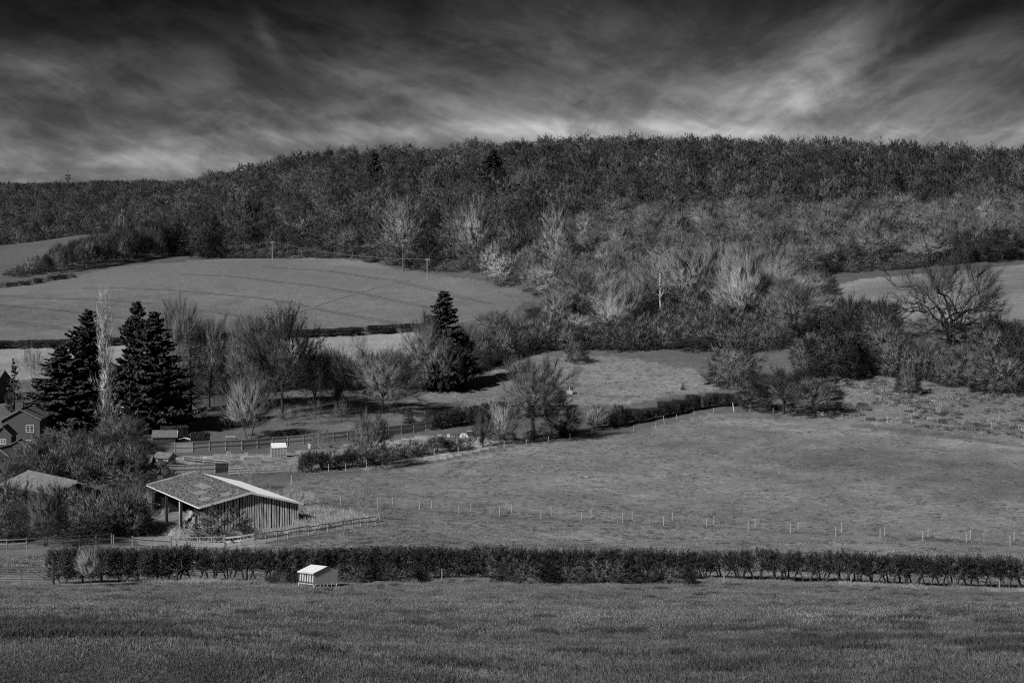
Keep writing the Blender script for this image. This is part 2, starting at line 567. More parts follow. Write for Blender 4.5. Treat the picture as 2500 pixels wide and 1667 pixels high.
alb = np.full(len(gx), 0.085)                    # leaf litter / undergrowth
rough = np.full(len(gx), 1.0)
nz1 = fbm(gx / 30, gy / 30, 21, 4); nz2 = fbm(gx / 6, gy / 6, 31, 3); nz3 = fbm(gx / 70, gy / 25, 41, 3)
fore = (gy < 150) & ~inpoly(gx, gy, MIDP)
alb[gy < 480] = 0.10
alb[fore] = 0.150
for poly, a, va in ((FARL, 0.095, 0.06), (FIELD, 0.135, 0.06), (LOWER, 0.24, 0.08), (STRIP, 0.13, 0.3), (RIGHTF, 0.17, 0.2), (ROUGHR, 0.17, 0.4), (ORCH, 0.11, 0.22),
                    (GARD, 0.22, 0.35), (YARD, 0.19, 0.4), (MEADOW, 0.165, 0.2), (MIDP, 0.165, 0.15)):
    k = inpoly(gx + 1.2 * nz2, gy + 2.0 * nz2, poly)
    alb[k] = (a * (1 + va * nz1))[k]
k = gy < 600
alb[k] *= (1 + 0.12 * nz2)[k]
k = inpoly(gx, gy, MIDP)
alb[k] *= np.clip(1 + 0.12 * nz3 + 0.10 * nz2, 0.7, 1.35)[k]
alb[fore] *= ((1 + 0.16 * nz1 + 0.12 * nz2) * np.interp(gy, [20, 60, 100], [0.55, 0.78, 0.95]))[fore]  # near slope darkened in albedo, imitating a vignette towards the bottom edge
# worn, darker ruts across the pasture and the mown path in the meadow
def segdist(pts):
    d = np.full(len(gx), 1e9)
    for a, b in zip(pts[:-1], pts[1:]):
        ax, ay = a; bx, by = b
        L = (bx - ax) ** 2 + (by - ay) ** 2
        t = np.clip(((gx - ax) * (bx - ax) + (gy - ay) * (by - ay)) / L, 0, 1)
        d = np.minimum(d, np.hypot(gx - ax - t * (bx - ax), gy - ay - t * (by - ay)))
    return d


for pts, wd, mul in (([(560, 1345), (700, 1330), (860, 1300), (960, 1280), (1020, 1275)], 0.8, 0.62), ([(920, 1236), (1230, 1262), (1700, 1284), (2000, 1303), (2500, 1332), (2800, 1345)], 0.9, 0.58),
                     ([(1390, 952), (1400, 925), (1415, 895)], 1.3, 0.62), ([(1075, 1165), (1105, 1145), (1140, 1125)], 0.35, 0.6), ([(1105, 1165), (1130, 1150), (1165, 1128)], 0.35, 0.6),
                     ([(1740, 1030), (1850, 1025), (2080, 1045), (2300, 1070), (2600, 1110)], 1.6, 1.25), ([(1900, 1046), (2080, 1060), (2150, 1063)], 2.2, 1.25),
                     ([(860, 1160), (1000, 1148), (1250, 1100), (1500, 1070)], 1.4, 1.15), ([(1470, 968), (1560, 966), (1640, 958)], 0.6, 0.55), ([(1170, 945), (1230, 946)], 0.5, 0.55), ([(2100, 1040), (2300, 1064), (2500, 1088), (2750, 1110)], 2.2, 0.62), ([(2200, 1025), (2400, 1038), (2600, 1052)], 1.0, 0.7)):
    d = segdist(gpoly(pts)) + 0.5 * nz2
    k = d < wd
    alb[k] *= mul
def soft(pts, wd, gain):
    d = segdist(gpoly(pts)) / wd + 0.35 * nz1 + 0.2 * nz2
    return 1 + gain * np.clip(1 - d, 0, 1)


alb *= soft([(1250, 1190), (1500, 1180), (1700, 1215)], 14, 0.22) * soft([(760, 1185), (900, 1190), (1080, 1200)], 12, 0.22) * soft([(900, 1130), (1100, 1120), (1300, 1095)], 10, 0.15)
alb *= soft([(1780, 1032), (1950, 1035), (2150, 1052)], 7, 0.25) * soft([(2100, 1120), (2600, 1180)], 30, -0.25) * soft([(1700, 1330), (2500, 1365)], 12, -0.2) * soft([(1500, 920), (1660, 930)], 14, 0.12)
alb *= soft([(400, 700), (900, 740)], 60, 0.10) * soft([(-100, 760), (100, 770)], 90, -0.18) * soft([(1100, 1480), (2000, 1500)], 14, 0.14) * soft([(-300, 1500), (300, 1600)], 14, -0.25)
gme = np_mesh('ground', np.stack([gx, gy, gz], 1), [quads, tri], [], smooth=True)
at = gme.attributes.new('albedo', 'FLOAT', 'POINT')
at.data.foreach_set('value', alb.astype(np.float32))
mg = bpy.data.materials.new('ground_grass')
mg.use_nodes = True
t = NT(mg.node_tree)
bs = t.n['Principled BSDF']
bs.inputs['Roughness'].default_value = 0.95
bs.inputs['Specular IOR Level'].default_value = 0.1
an = t.node('ShaderNodeAttribute', attribute_name='albedo')
gco = t.node('ShaderNodeTexCoord').outputs['Object']
n1 = t.noise(gco, 0.9, 6, 0.65)
n2 = t.noise(gco, 6.0, 4, 0.7)
n3 = t.noise(gco, 0.22, 4, 0.6)
v = t.math('MULTIPLY', an.outputs['Fac'], t.maprange(n1, 0.3, 0.7, 0.72, 1.28))
v = t.math('MULTIPLY', v, t.maprange(n2, 0.3, 0.7, 0.75, 1.25))
v = t.math('MULTIPLY', v, t.maprange(n3, 0.35, 0.65, 0.93, 1.07))
cc = t.node('ShaderNodeCombineColor')
for i in range(3): t.link(v, cc.inputs[i])
t.link(cc.outputs[0], bs.inputs['Base Color'])
bn = t.node('ShaderNodeBump')
bn.inputs['Strength'].default_value = 0.7
bn.inputs['Distance'].default_value = 0.10
t.link(t.math('ADD', t.noise(gco, 2.2, 5, 0.7), t.math('MULTIPLY', n1, 0.8)), bn.inputs['Height'])
t.link(bn.outputs[0], bs.inputs['Normal'])
gme.materials.append(mg)
tag(link('ground', gme), 'grassy valley floor, pastures, arable field and wooded hillside', 'ground', kind='structure')


# ------------------------------------------------------------------ stuff scattered by geometry nodes
def scatter(name, pts, rot, scl, pick, protos, label, cat):
    me = bpy.data.meshes.new(name)
    me.vertices.add(len(pts))
    me.vertices.foreach_set('co', np.asarray(pts, np.float32).ravel())
    a = me.attributes.new('rot', 'FLOAT_VECTOR', 'POINT'); a.data.foreach_set('vector', np.asarray(rot, np.float32).ravel())
    a = me.attributes.new('scl', 'FLOAT_VECTOR', 'POINT'); a.data.foreach_set('vector', np.asarray(scl, np.float32).ravel())
    a = me.attributes.new('pick', 'INT', 'POINT'); a.data.foreach_set('value', np.asarray(pick, np.int32))
    me.update()
    pc = bpy.data.collections.new(name + '_kinds')
    for i, pm in enumerate(protos):
        po = bpy.data.objects.new('%s_kind_%02d' % (name, i), pm)
        pc.objects.link(po)
    ng = bpy.data.node_groups.new(name + '_scatter', 'GeometryNodeTree')
    ng.interface.new_socket('Geometry', in_out='INPUT', socket_type='NodeSocketGeometry')
    ng.interface.new_socket('Geometry', in_out='OUTPUT', socket_type='NodeSocketGeometry')
    N, L = ng.nodes, ng.links
    gi = N.new('NodeGroupInput'); go = N.new('NodeGroupOutput')
    ci = N.new('GeometryNodeCollectionInfo')
    ci.inputs['Collection'].default_value = pc
    ci.inputs['Separate Children'].default_value = True
    ci.inputs['Reset Children'].default_value = True
    ip = N.new('GeometryNodeInstanceOnPoints')
    ip.inputs['Pick Instance'].default_value = True
    L.new(gi.outputs[0], ip.inputs['Points'])
    L.new(ci.outputs[0], ip.inputs['Instance'])
    for nm, ty, sk in (('pick', 'INT', 'Instance Index'), ('rot', 'FLOAT_VECTOR', 'Rotation'), ('scl', 'FLOAT_VECTOR', 'Scale')):
        na = N.new('GeometryNodeInputNamedAttribute')
        na.data_type = ty
        na.inputs['Name'].default_value = nm
        L.new(na.outputs['Attribute'], ip.inputs[sk])
    L.new(ip.outputs[0], go.inputs[0])
    o = link(name, me)
    md = o.modifiers.new('scatter', 'NODES')
    md.node_group = ng
    return tag(o, label, cat, kind='stuff')


rng = np.random.default_rng(7)


def tuft_mesh(name, n, rad, h0, h1, wd, mat, lean=0.35, seg=1, up=0.0):
    """blades of grass standing in one tuft"""
    r = rad * np.sqrt(rng.random(n)); a = rng.random(n) * 2 * pi
    bx = r * np.cos(a); by = r * np.sin(a)
    h = h0 + (h1 - h0) * rng.random(n)
    la = rng.random(n) * 2 * pi; ll = lean * h * (0.2 + rng.random(n))
    wa = rng.random(n) * pi
    wx = np.cos(wa) * wd / 2; wy = np.sin(wa) * wd / 2
    V = np.zeros((n, 5, 3))
    V[:, 0] = np.stack([bx - wx, by - wy, np.full(n, -0.03)], 1)
    V[:, 1] = np.stack([bx + wx, by + wy, np.full(n, -0.03)], 1)
    mx = bx + np.cos(la) * ll * 0.35; my = by + np.sin(la) * ll * 0.35
    V[:, 2] = np.stack([mx + wx * 0.8, my + wy * 0.8, h * 0.6], 1)
    V[:, 3] = np.stack([mx - wx * 0.8, my - wy * 0.8, h * 0.6], 1)
    V[:, 4] = np.stack([bx + np.cos(la) * ll, by + np.sin(la) * ll, h * (1 - 0.25 * lean)], 1)
    b = np.arange(n)[:, None] * 5
    return np_mesh(name, V.reshape(-1, 3), [b + np.array([[0, 1, 2, 3]]), b + np.array([[3, 2, 4]])], mat)


def scat_pts(n, polyfun, D0, D1, umax=0.42, power=1.0):
    """random ground points with density falling with distance"""
    D = np.exp(rng.random(n) ** power * (math.log(D1) - math.log(D0)) + math.log(D0))
    u = (rng.random(n) * 2 - 1) * umax
    x = u * D; y = D
    if polyfun is not None:
        k = polyfun(x, y); x = x[k]; y = y[k]
    return np.stack([x, y, H(x, y)], 1)


def srs(n, s0, s1, npick):
    s = s0 + (s1 - s0) * rng.random(n) ** 1.5
    rot = np.zeros((n, 3)); rot[:, 2] = rng.random(n) * 2 * pi
    return rot, np.stack([s, s, s * (0.8 + 0.4 * rng.random(n))], 1), rng.integers(0, npick, n)


def hedge_y(x):
    """depth of the near hedge line at each x (ground polyline)"""
    return np.interp(x, HX, HY)


_hp = [G(px, py) for px, py in ((-100, 1428), (130, 1426), (620, 1421), (1100, 1416), (1250, 1415), (1800, 1417), (2100, 1427), (2500, 1441), (2600, 1444))]
HX = np.array([p.x for p in _hp]); HY = np.array([p.y for p in _hp])

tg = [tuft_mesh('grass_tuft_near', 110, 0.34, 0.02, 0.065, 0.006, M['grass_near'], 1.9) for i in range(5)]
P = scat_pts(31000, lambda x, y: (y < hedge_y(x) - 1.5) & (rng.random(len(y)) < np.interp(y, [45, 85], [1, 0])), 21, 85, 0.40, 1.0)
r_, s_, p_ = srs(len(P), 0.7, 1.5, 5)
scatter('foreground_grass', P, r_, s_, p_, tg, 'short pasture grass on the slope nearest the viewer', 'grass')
tg = [tuft_mesh('grass_tuft_far', 80, 0.6, 0.03, 0.09, 0.011, M['grass_fore'], 1.7) for i in range(4)]
P = scat_pts(26000, lambda x, y: (y < hedge_y(x) - 1.0) & (rng.random(len(y)) < np.interp(y, [45, 80], [0, 1])), 45, 116, 0.40, 1.0)
r_, s_, p_ = srs(len(P), 0.7, 1.5, 4)
scatter('slope_grass', P, r_, s_, p_, tg, 'short pasture grass lower down the slope in front of the trimmed hedge', 'grass')
tg = [tuft_mesh('grass_tussock', 50, 0.5, 0.04, 0.13, 0.02, M['grass_mid'], 1.2) for i in range(4)]
P = scat_pts(62000, lambda x, y: (y > hedge_y(x) + 2) & inpoly(x, y, MIDP), 118, 310, 0.42, 1.0)
P = P[fbm(P[:, 0] / 3, P[:, 1] / 3, 55, 3) > -0.45]
r_, s_, p_ = srs(len(P), 0.6, 1.6, 4)
scatter('pasture_grass', P, r_, s_, p_, tg, 'cropped tussocky grass of the broad middle pasture', 'grass')
tg = [tuft_mesh('rough_tuft', 60, 0.6, 0.12, 0.45, 0.028, M['grass_rough'], 0.9) for i in range(4)]
P = scat_pts(26000, lambda x, y: inpoly(x, y, MEADOW) | inpoly(x, y, ROUGHR) | inpoly(x, y, GARD), 220, 400, 0.42, 1.0)
P = P[fbm(P[:, 0] / 3, P[:, 1] / 3, 56, 3) > -0.6]
r_, s_, p_ = srs(len(P), 0.5, 1.2, 4)
scatter('meadow_grass', P, r_, s_, p_, tg, 'long pale dead grass of the meadow, the rough ground and the allotment', 'grass')
YGR = gpoly([(350, 1300), (330, 1200), (500, 1180), (700, 1200), (830, 1245), (930, 1272), (725, 1304), (620, 1318), (560, 1322), (430, 1322)])
tg = [tuft_mesh('tall_tuft', 60, 0.6, 0.4, 1.15, 0.03, M['grass_tall'], 0.4) for i in range(4)]
P = scat_pts(20000, lambda x, y: inpoly(x, y, YGR) & (fbm(x / 6, y / 6, 91, 2) > -0.35) & ~((x < -25) & (y > 157) & (y < 176) & (x > -47)), 142, 190, 0.32, 1.0)
r_, s_, p_ = srs(len(P), 0.5, 1.1, 4)
scatter('tall_dry_grass', P, r_, s_, p_, tg, 'tall pale dry grass grown up around the open barn and along its rail fence', 'grass')
# grass fringe along the near hedge foot
n = 2600
x = rng.uniform(HX[0], HX[-1], n)
y = hedge_y(x) + rng.normal(-0.5, 0.8, n)
k_ = fbm(x / 3, y / 3, 61, 3) > -0.1
x = x[k_]; y = y[k_]; n = len(x)
P = np.stack([x, y, H(x, y)], 1)
tg = [tuft_mesh('fringe_tuft', 60, 0.5, 0.1, 0.42, 0.015, M['grass_rough'], 0.6) for i in range(3)]
r_, s_, p_ = srs(n, 0.5, 1.0, 3)
scatter('hedge_foot_grass', P, r_, s_, p_, tg, 'uncut pale grass along the foot of the trimmed hedge', 'grass')

tg = [tuft_mesh('dark_tussock', 170, 0.34, 0.06, 0.19, 0.012, M['grass_dark'], 0.9) for i in range(3)]
P = scat_pts(24000, lambda x, y: (y < hedge_y(x) - 1.5), 26, 114, 0.40, 1.0)
P = P[fbm(P[:, 0] / 1.3, P[:, 1] / 1.0, 99, 3) + 0.35 * fbm(P[:, 0] / 14, P[:, 1] / 10, 97, 2) > 0.66]
r_, s_, p_ = srs(len(P), 0.4, 1.5, 3)
scatter('dark_grass_tussocks', P, r_, s_, p_, tg, 'darker tussocks dotted over the near slope', 'grass')
tg = [tuft_mesh('dark_fleck', 60, 0.32, 0.04, 0.13, 0.02, M['grass_dark'], 0.9) for i in range(3)]
P = scat_pts(42000, lambda x, y: (y > hedge_y(x) + 2) & (inpoly(x, y, MIDP) | inpoly(x, y, MEADOW) | inpoly(x, y, ROUGHR)), 118, 390, 0.42, 1.0)
P = P[fbm(P[:, 0] / 5, P[:, 1] / 4, 98, 4) > 0.0]
r_, s_, p_ = srs(len(P), 0.35, 1.25, 3)
scatter('dark_pasture_flecks', P, r_, s_, p_, tg, 'dark flecks of coarse grass over the middle pasture, meadow and rough slope', 'grass')

tg = [tuft_mesh('bank_tuft', 70, 0.8, 0.25, 0.85, 0.04, M['grass_rough' if i % 2 else 'grass_dark'], 0.7) for i in range(4)]
P = scat_pts(30000, lambda x, y: inpoly(x, y, ROUGHR), 240, 340, 0.42, 1.0)
P = P[fbm(P[:, 0] / 4, P[:, 1] / 4, 66, 3) > 0.05]
r_, s_, p_ = srs(len(P), 0.4, 1.2, 4)
scatter('rough_bank_grass', P, r_, s_, p_, tg, 'coarse tussocky grass of the rough bank above the wire fence', 'grass')

# ------------------------------------------------------------------ trees
def frames(P):
    """per-polyline perpendicular frame from overall direction; P (N,K,3)"""
    d = P[:, -1] - P[:, 0]
    d = d / (np.linalg.norm(d, axis=1, keepdims=True) + 1e-9)
    u = np.where(np.abs(d[:, 2:3]) > 0.9, np.array([[1.0, 0, 0]]), np.array([[0, 0, 1.0]]))
    a = np.cross(d, u); a /= np.linalg.norm(a, axis=1, keepdims=True) + 1e-9
    b = np.cross(d, a)
    return a, b


def tubes(P, R, n):
    """P (N,K,3) polylines, R (N,K) radii -> verts, quads"""
    N, K, _ = P.shape
    a, b = frames(P)
    t = np.arange(n) * 2 * pi / n
    ring = a[:, None, None] * np.cos(t)[None, None, :, None] + b[:, None, None] * np.sin(t)[None, None, :, None]
    V = P[:, :, None] + ring * R[:, :, None, None]
    idx = np.arange(N * K * n).reshape(N, K, n)
    j = (np.arange(n) + 1) % n
    q = np.stack([idx[:, :-1], idx[:, :-1][:, :, j], idx[:, 1:][:, :, j], idx[:, 1:]], -1)
    return V.reshape(-1, 3), q.reshape(-1, 4)


def ribbons(P, R, rg, C=None):
    """flat twigs; with a crown centre C they lie along the crown's surface and face outwards"""
    N, K, _ = P.shape
    if C is None:
        a, b = frames(P)
        t = rg.random(N) * 2 * pi
        w_ = a * np.cos(t)[:, None] + b * np.sin(t)[:, None]
    else:
        d = P[:, -1] - P[:, 0]; d /= np.linalg.norm(d, axis=1, keepdims=True) + 1e-9
        ow = P[:, 1] - C; ow /= np.linalg.norm(ow, axis=1, keepdims=True) + 1e-9
        w_ = np.cross(d, ow + rg.normal(0, 0.45, (N, 3))); w_ /= np.linalg.norm(w_, axis=1, keepdims=True) + 1e-9
        fn = np.cross(2 * w_, d)                       # normal of the first quad as wound below
        w_ *= np.where((fn * ow).sum(1, keepdims=True) < 0, -1, 1)
    V = np.stack([P - w_[:, None] * R[:, :, None], P + w_[:, None] * R[:, :, None]], 2)
    idx = np.arange(N * K * 2).reshape(N, K, 2)
    q = np.stack([idx[:, :-1, 0], idx[:, :-1, 1], idx[:, 1:, 1], idx[:, 1:, 0]], -1)
    return V.reshape(-1, 3), q.reshape(-1, 4)


def connect(par, tg, rg, K, stiff=0.45, tmin=0.35, upw=0.0, jit=0.06, bias=0.6, pull=0.0, B=(0, 0, 0), rise=0.0):
    """join every target to the best node of the parent polylines with a bent branch"""
    N, Kp, _ = par.shape
    t = np.linspace(tmin, 1, 5)
    f = t * (Kp - 1); i0 = np.minimum(f.astype(int), Kp - 2); fr = (f - i0)[None, :, None]
    nodes = par[:, i0] * (1 - fr) + par[:, i0 + 1] * fr           # N,5,3
    tan = par[:, i0 + 1] - par[:, i0]
    tan = tan / (np.linalg.norm(tan, axis=2, keepdims=True) + 1e-9)
    nodes = nodes.reshape(-1, 3); tan = tan.reshape(-1, 3)
    out_s = np.empty_like(tg); out_t = np.empty_like(tg)
    for i in range(0, len(tg), 2000):
        q_ = tg[i:i + 2000]; q_ = np.asarray(B) + (q_ - np.asarray(B)) * (1 - pull) - np.array([0, 0, rise])
        v = q_[:, None] - nodes[None]
        d = np.linalg.norm(v, axis=2)
        al = (v * tan[None]).sum(2) / (d + 1e-6)
        cost = d * (1 + bias * (1 - al)) * (1 + 0.15 * rg.random(d.shape))
        k = cost.argmin(1)
        out_s[i:i + 2000] = nodes[k]; out_t[i:i + 2000] = tan[k]
    L = np.linalg.norm(tg - out_s, axis=1, keepdims=True)
    c = out_s + out_t * L * stiff + rg.normal(0, 1, tg.shape) * L * jit
    c[:, 2] += (upw * L[:, 0])
    u = np.linspace(0, 1, K)[None, :, None]
    P = (1 - u) ** 2 * out_s[:, None] + 2 * u * (1 - u) * c[:, None] + u ** 2 * tg[:, None]
    P[:, 1:-1] += rg.normal(0, 1, P[:, 1:-1].shape) * (L[:, None] * jit * 0.5)
    return P


def env_dome(h0, h1, R, p=0.8, low=0.55, lean=0.0, lumps=5):
    """points inside a broad crown, denser towards its skin; with lobes so that the outline is uneven"""
    def f(n, rg, k0, k1):
        # direction on sphere, upper part favoured
        z = rg.uniform(-low, 1, n); a = rg.random(n) * 2 * pi
        s = np.sqrt(np.maximum(1 - z * z, 0))
        q = k0 + (k1 - k0) * rg.random(n) ** 0.6
        ph = f.ph
        lob = 1 + 0.16 * np.sin(a * 3 + ph[0] + z * 2) + 0.14 * np.sin(a * 5 + ph[1] - z * 5) + 0.11 * np.sin(a * 8 + ph[2] + z * 9)
        r = q * lob
        cz = h0 + (h1 - h0) * low / (1 + low)
        zz = cz + np.where(z > 0, z * (h1 - cz), z / low * (cz - h0)) * r
        return np.stack([R * s ** p * np.cos(a) * r + lean * zz, R * s ** p * np.sin(a) * r, zz], 1)
    f.ph = [0, 1, 2]
    return f


def env_fan(h0, h1, R, wtop=1.0, pw=0.6):
    """upright fan: narrow at the bottom, wide near the top, ragged top edge"""
    def f(n, rg, k0, k1):
        t = rg.random(n) ** 0.75
        a = rg.random(n) * 2 * pi
        prof = np.sin(np.clip(t, 0, 1) ** pw * pi * 0.86) * 0.92 + 0.12
        q = (k0 + (k1 - k0) * rg.random(n) ** 0.5)
        lob = 1 + 0.16 * np.sin(a * 4 + f.ph[0]) + 0.1 * np.sin(a * 7 + f.ph[1] + t * 6)
        return np.stack([R * prof * q * lob * np.cos(a), R * prof * q * lob * np.sin(a), h0 + (h1 - h0) * t * (0.45 + 0.55 * (q if k1 <= 1 else 1)) ** 0.7], 1)
    f.ph = [0, 1]
    return f


def env_box(hx, hy, h0, h1):
    def f(n, rg, k0, k1):
        p = rg.uniform(-1, 1, (n, 3))
        return np.stack([p[:, 0] * hx * k1, p[:, 1] * hy * k1, h0 + (h1 - h0) * (0.5 + 0.5 * p[:, 2]) * (0.55 + 0.45 * k1)], 1)
    f.ph = [0, 1]
    return f


def env_column(h0, h1, R):
    def f(n, rg, k0, k1):
        t = rg.random(n)
        a = rg.random(n) * 2 * pi
        prof = np.minimum(1, (1 - t) * 4) ** 0.7 * np.minimum(1, t * 5 + 0.35) * (1 - 0.45 * t)
        q = (k0 + (k1 - k0) * rg.random(n) ** 0.5)
        return np.stack([R * prof * q * np.cos(a), R * prof * q * np.sin(a), h0 + (h1 - h0) * t], 1)
    f.ph = [0, 1]
    return f


def tree_mesh(name, seed, env, h_trunk, r_trunk, counts=(8, 45, 260, 3200), stems=1, spread=0.3, twig_w=0.022, mats=None, leaf=None, trunk_top=None,
              stiff=0.5, upw=0.0, crook=0.06, ks=((0.35, 0.6), (0.6, 0.85), (0.8, 0.97), (0.86, 1.06)), bend=0.02, tmin=0.3, ivy=None, merge=False, pulls=(0.45, 0.28, 0.18, 0.12), rises=(0, 0, 0, 0), clump=0.085):
    """returns (trunk mesh, crown mesh[, extra mesh]).  trunk = stems + limbs as tubes, crown = branches + twigs"""
    rg = np.random.default_rng(seed)
    env.ph = list(rg.random(3) * 6.28)
    mats = mats or (M['bark'], M['twig'])
    K0 = 6
    st = np.zeros((stems, K0, 3))
    top = trunk_top or h_trunk
    for i in range(stems):
        a = 2 * pi * i / stems + rg.random()
        s = spread if stems > 1 else 0
        x0, y0 = cos(a) * s * 0.3, sin(a) * s * 0.3
        x1, y1 = cos(a) * s * 1.6 + rg.normal() * bend * top, sin(a) * s * 1.6 + rg.normal() * bend * top
        u = np.linspace(0, 1, K0)
        st[i, :, 0] = x0 + (x1 - x0) * u; st[i, :, 1] = y0 + (y1 - y0) * u
        st[i, :, 2] = -0.3 + (top * (0.85 + 0.3 * rg.random() if stems > 1 else 1) + 0.3) * u
        st[i, 1:-1, :2] += rg.normal(0, bend * top * 0.35, (K0 - 2, 2))
    B = np.array([0, 0, h_trunk * 0.8])
    pts = [env(c, rg, *k) for c, k in zip(counts, ks)]
    if clump:
        hgt = float(np.percentile(pts[2][:, 2], 98))
        n3 = len(pts[2]); m3 = rg.random(n3) < 0.55; src = pts[1][rg.integers(0, len(pts[1]), n3)]
        ow = src - B * 0.6; ow /= np.linalg.norm(ow, axis=1, keepdims=True) + 1e-9; ow += rg.normal(0, 0.6, (n3, 3)); ow[:, 2] += 0.25
        pts[2] = np.where(m3[:, None], src + ow * 0.13 * hgt * (0.3 + 0.8 * rg.random((n3, 1))), pts[2])
        pts[2][:, 2] = np.maximum(pts[2][:, 2], 0.05)
        n4 = len(pts[3]); src = pts[2][rg.integers(0, len(pts[2]), n4)]
        ow = src - B * 0.6; ow /= np.linalg.norm(ow, axis=1, keepdims=True) + 1e-9
        ow[:, 2] += 0.35
        ow += rg.normal(0, 0.62, (n4, 3))
        pts[3] = src + ow * (clump * hgt) * (0.25 + 0.95 * rg.random((n4, 1)))
        pts[3][:, 2] = np.maximum(pts[3][:, 2], 0.02)
    L1 = connect(st, pts[0], rg, 7, stiff, 0.45 if trunk_top is None else tmin, upw, crook, pull=pulls[0], B=B, rise=rises[0])
    L2 = connect(np.concatenate([resamp(st, 7), L1]), pts[1], rg, 6, stiff * 0.9, 0.35, upw, crook, pull=pulls[1], B=B, rise=rises[1])
    L3 = connect(np.concatenate([resamp(L1, 6), L2]), pts[2], rg, 5, stiff * 0.8, 0.2, upw, crook, pull=pulls[2], B=B, rise=rises[2])
    L4 = connect(np.concatenate([resamp(L2, 5), L3]), pts[3], rg, 4, stiff * 0.7, 0.2, upw * 0.5, crook * 1.3, pull=pulls[3], B=B, rise=rises[3])
    r0 = r_trunk / (1 if stems == 1 else 1.3)

    def rad(P, a, b):
        return np.linspace(a, b, P.shape[1])[None].repeat(len(P), 0)
    rs = rad(st, r0, r0 * (0.55 if stems == 1 else 0.4)); rs[:, 0] *= 1.35
    zt = float(np.percentile(pts[3][:, 2], 97)); CC = np.array([0, 0, zt * 0.42])
    TV, TF = [], []; n = 0
    for V, Fq in (tubes(st, rs, 8), tubes(L1, rad(L1, r0 * 0.48, r0 * 0.14), 6)):
        TV.append(V); TF.append(Fq + n); n += len(V)
    CV, CF, CM = [], [], []; m = 0
    for V, Fq, mi in ((*tubes(L2, rad(L2, r0 * 0.19, twig_w * 1.1), 4), 0), (*tubes(L3, rad(L3, max(r0 * 0.07, twig_w), twig_w * 0.7), 3), 0), (*ribbons(L4, rad(L4, twig_w * 0.8, twig_w * 0.3), rg, CC), 1)):  # branches in bark, twigs mostly paler: the contrast also stands in for crown shading
        CV.append(V); CF.append(Fq + m); m += len(V); CM.append(np.full(len(Fq), mi))
    if leaf:
        nl, size, lmat, spot = leaf
        tip = L4[rg.integers(0, len(L4), nl), rg.integers(1, 4, nl)] + rg.normal(0, spot, (nl, 3))
        V, Fq = leaves(tip, size, rg)
        CV.append(V); CF.append(Fq + m); m += len(V); CM.append(np.full(len(Fq), 2))
    extra = None
    if ivy:
        ni, size, h_ivy, r_ivy = ivy
        src = np.concatenate([resamp(st, 12).reshape(-1, 3), resamp(L1, 12)[:, :8].reshape(-1, 3)])
        src = src[(src[:, 2] < h_ivy) & (src[:, 2] > 0)]
        p = src[rg.integers(0, len(src), ni)] + rg.normal(0, r_ivy, (ni, 3))
        V, Fq = leaves(p, size, rg)
        extra = np_mesh(name + '_ivy', V, Fq, M['leaf'])
    crown_m = [mats[0], mats[1]] + ([leaf[2]] if leaf else [])
    def outward(V, nplain):
        """vertex normals that follow the rounded crown for twigs and leaves (zero keeps the plain normal)"""
        o_ = V - CC; o_[:, 2] *= 1.25; o_[:, 2] += 0.12 * zt; o_ /= np.linalg.norm(o_, axis=1, keepdims=True) + 1e-9
        o_ = o_ + rg.normal(0, 0.22, V.shape); o_ /= np.linalg.norm(o_, axis=1, keepdims=True) + 1e-9
        o_[:nplain] = 0
        return o_
    npl = len(CV[0]) + len(CV[1])
    if merge:
        V = np.concatenate(TV + CV); nt = n
        Fa = np.concatenate(TF + [f + nt for f in CF]); mi = np.concatenate([np.zeros(sum(len(f) for f in TF), int)] + CM)
        me = np_mesh(name, V, Fa, crown_m, mi)
        me.normals_split_custom_set_from_vertices(outward(V, nt + npl).tolist())
        return me
    tm = np_mesh(name + '_trunk', np.concatenate(TV), np.concatenate(TF), mats[0], smooth=True)
    cm = np_mesh(name + '_crown', np.concatenate(CV), np.concatenate(CF), crown_m, np.concatenate(CM))
    cm.normals_split_custom_set_from_vertices(outward(np.concatenate(CV), npl).tolist())
    return (tm, cm, extra)


def resamp(P, K):
    f = np.linspace(0, P.shape[1] - 1, K); i = np.minimum(f.astype(int), P.shape[1] - 2); fr = (f - i)[None, :, None]
    return P[:, i] * (1 - fr) + P[:, i + 1] * fr


def leaves(p, size, rg):
    n = len(p)
    a = rg.normal(0, 1, (n, 3)); a /= np.linalg.norm(a, axis=1, keepdims=True)
    b = np.cross(a, rg.normal(0, 1, (n, 3))); b /= np.linalg.norm(b, axis=1, keepdims=True) + 1e-9
    s = size * (0.5 + rg.random(n))[:, None]
    V = np.stack([p - a * s, p + b * s * 0.55, p + a * s, p - b * s * 0.55], 1)
    return V.reshape(-1, 3), np.arange(n * 4).reshape(n, 4)


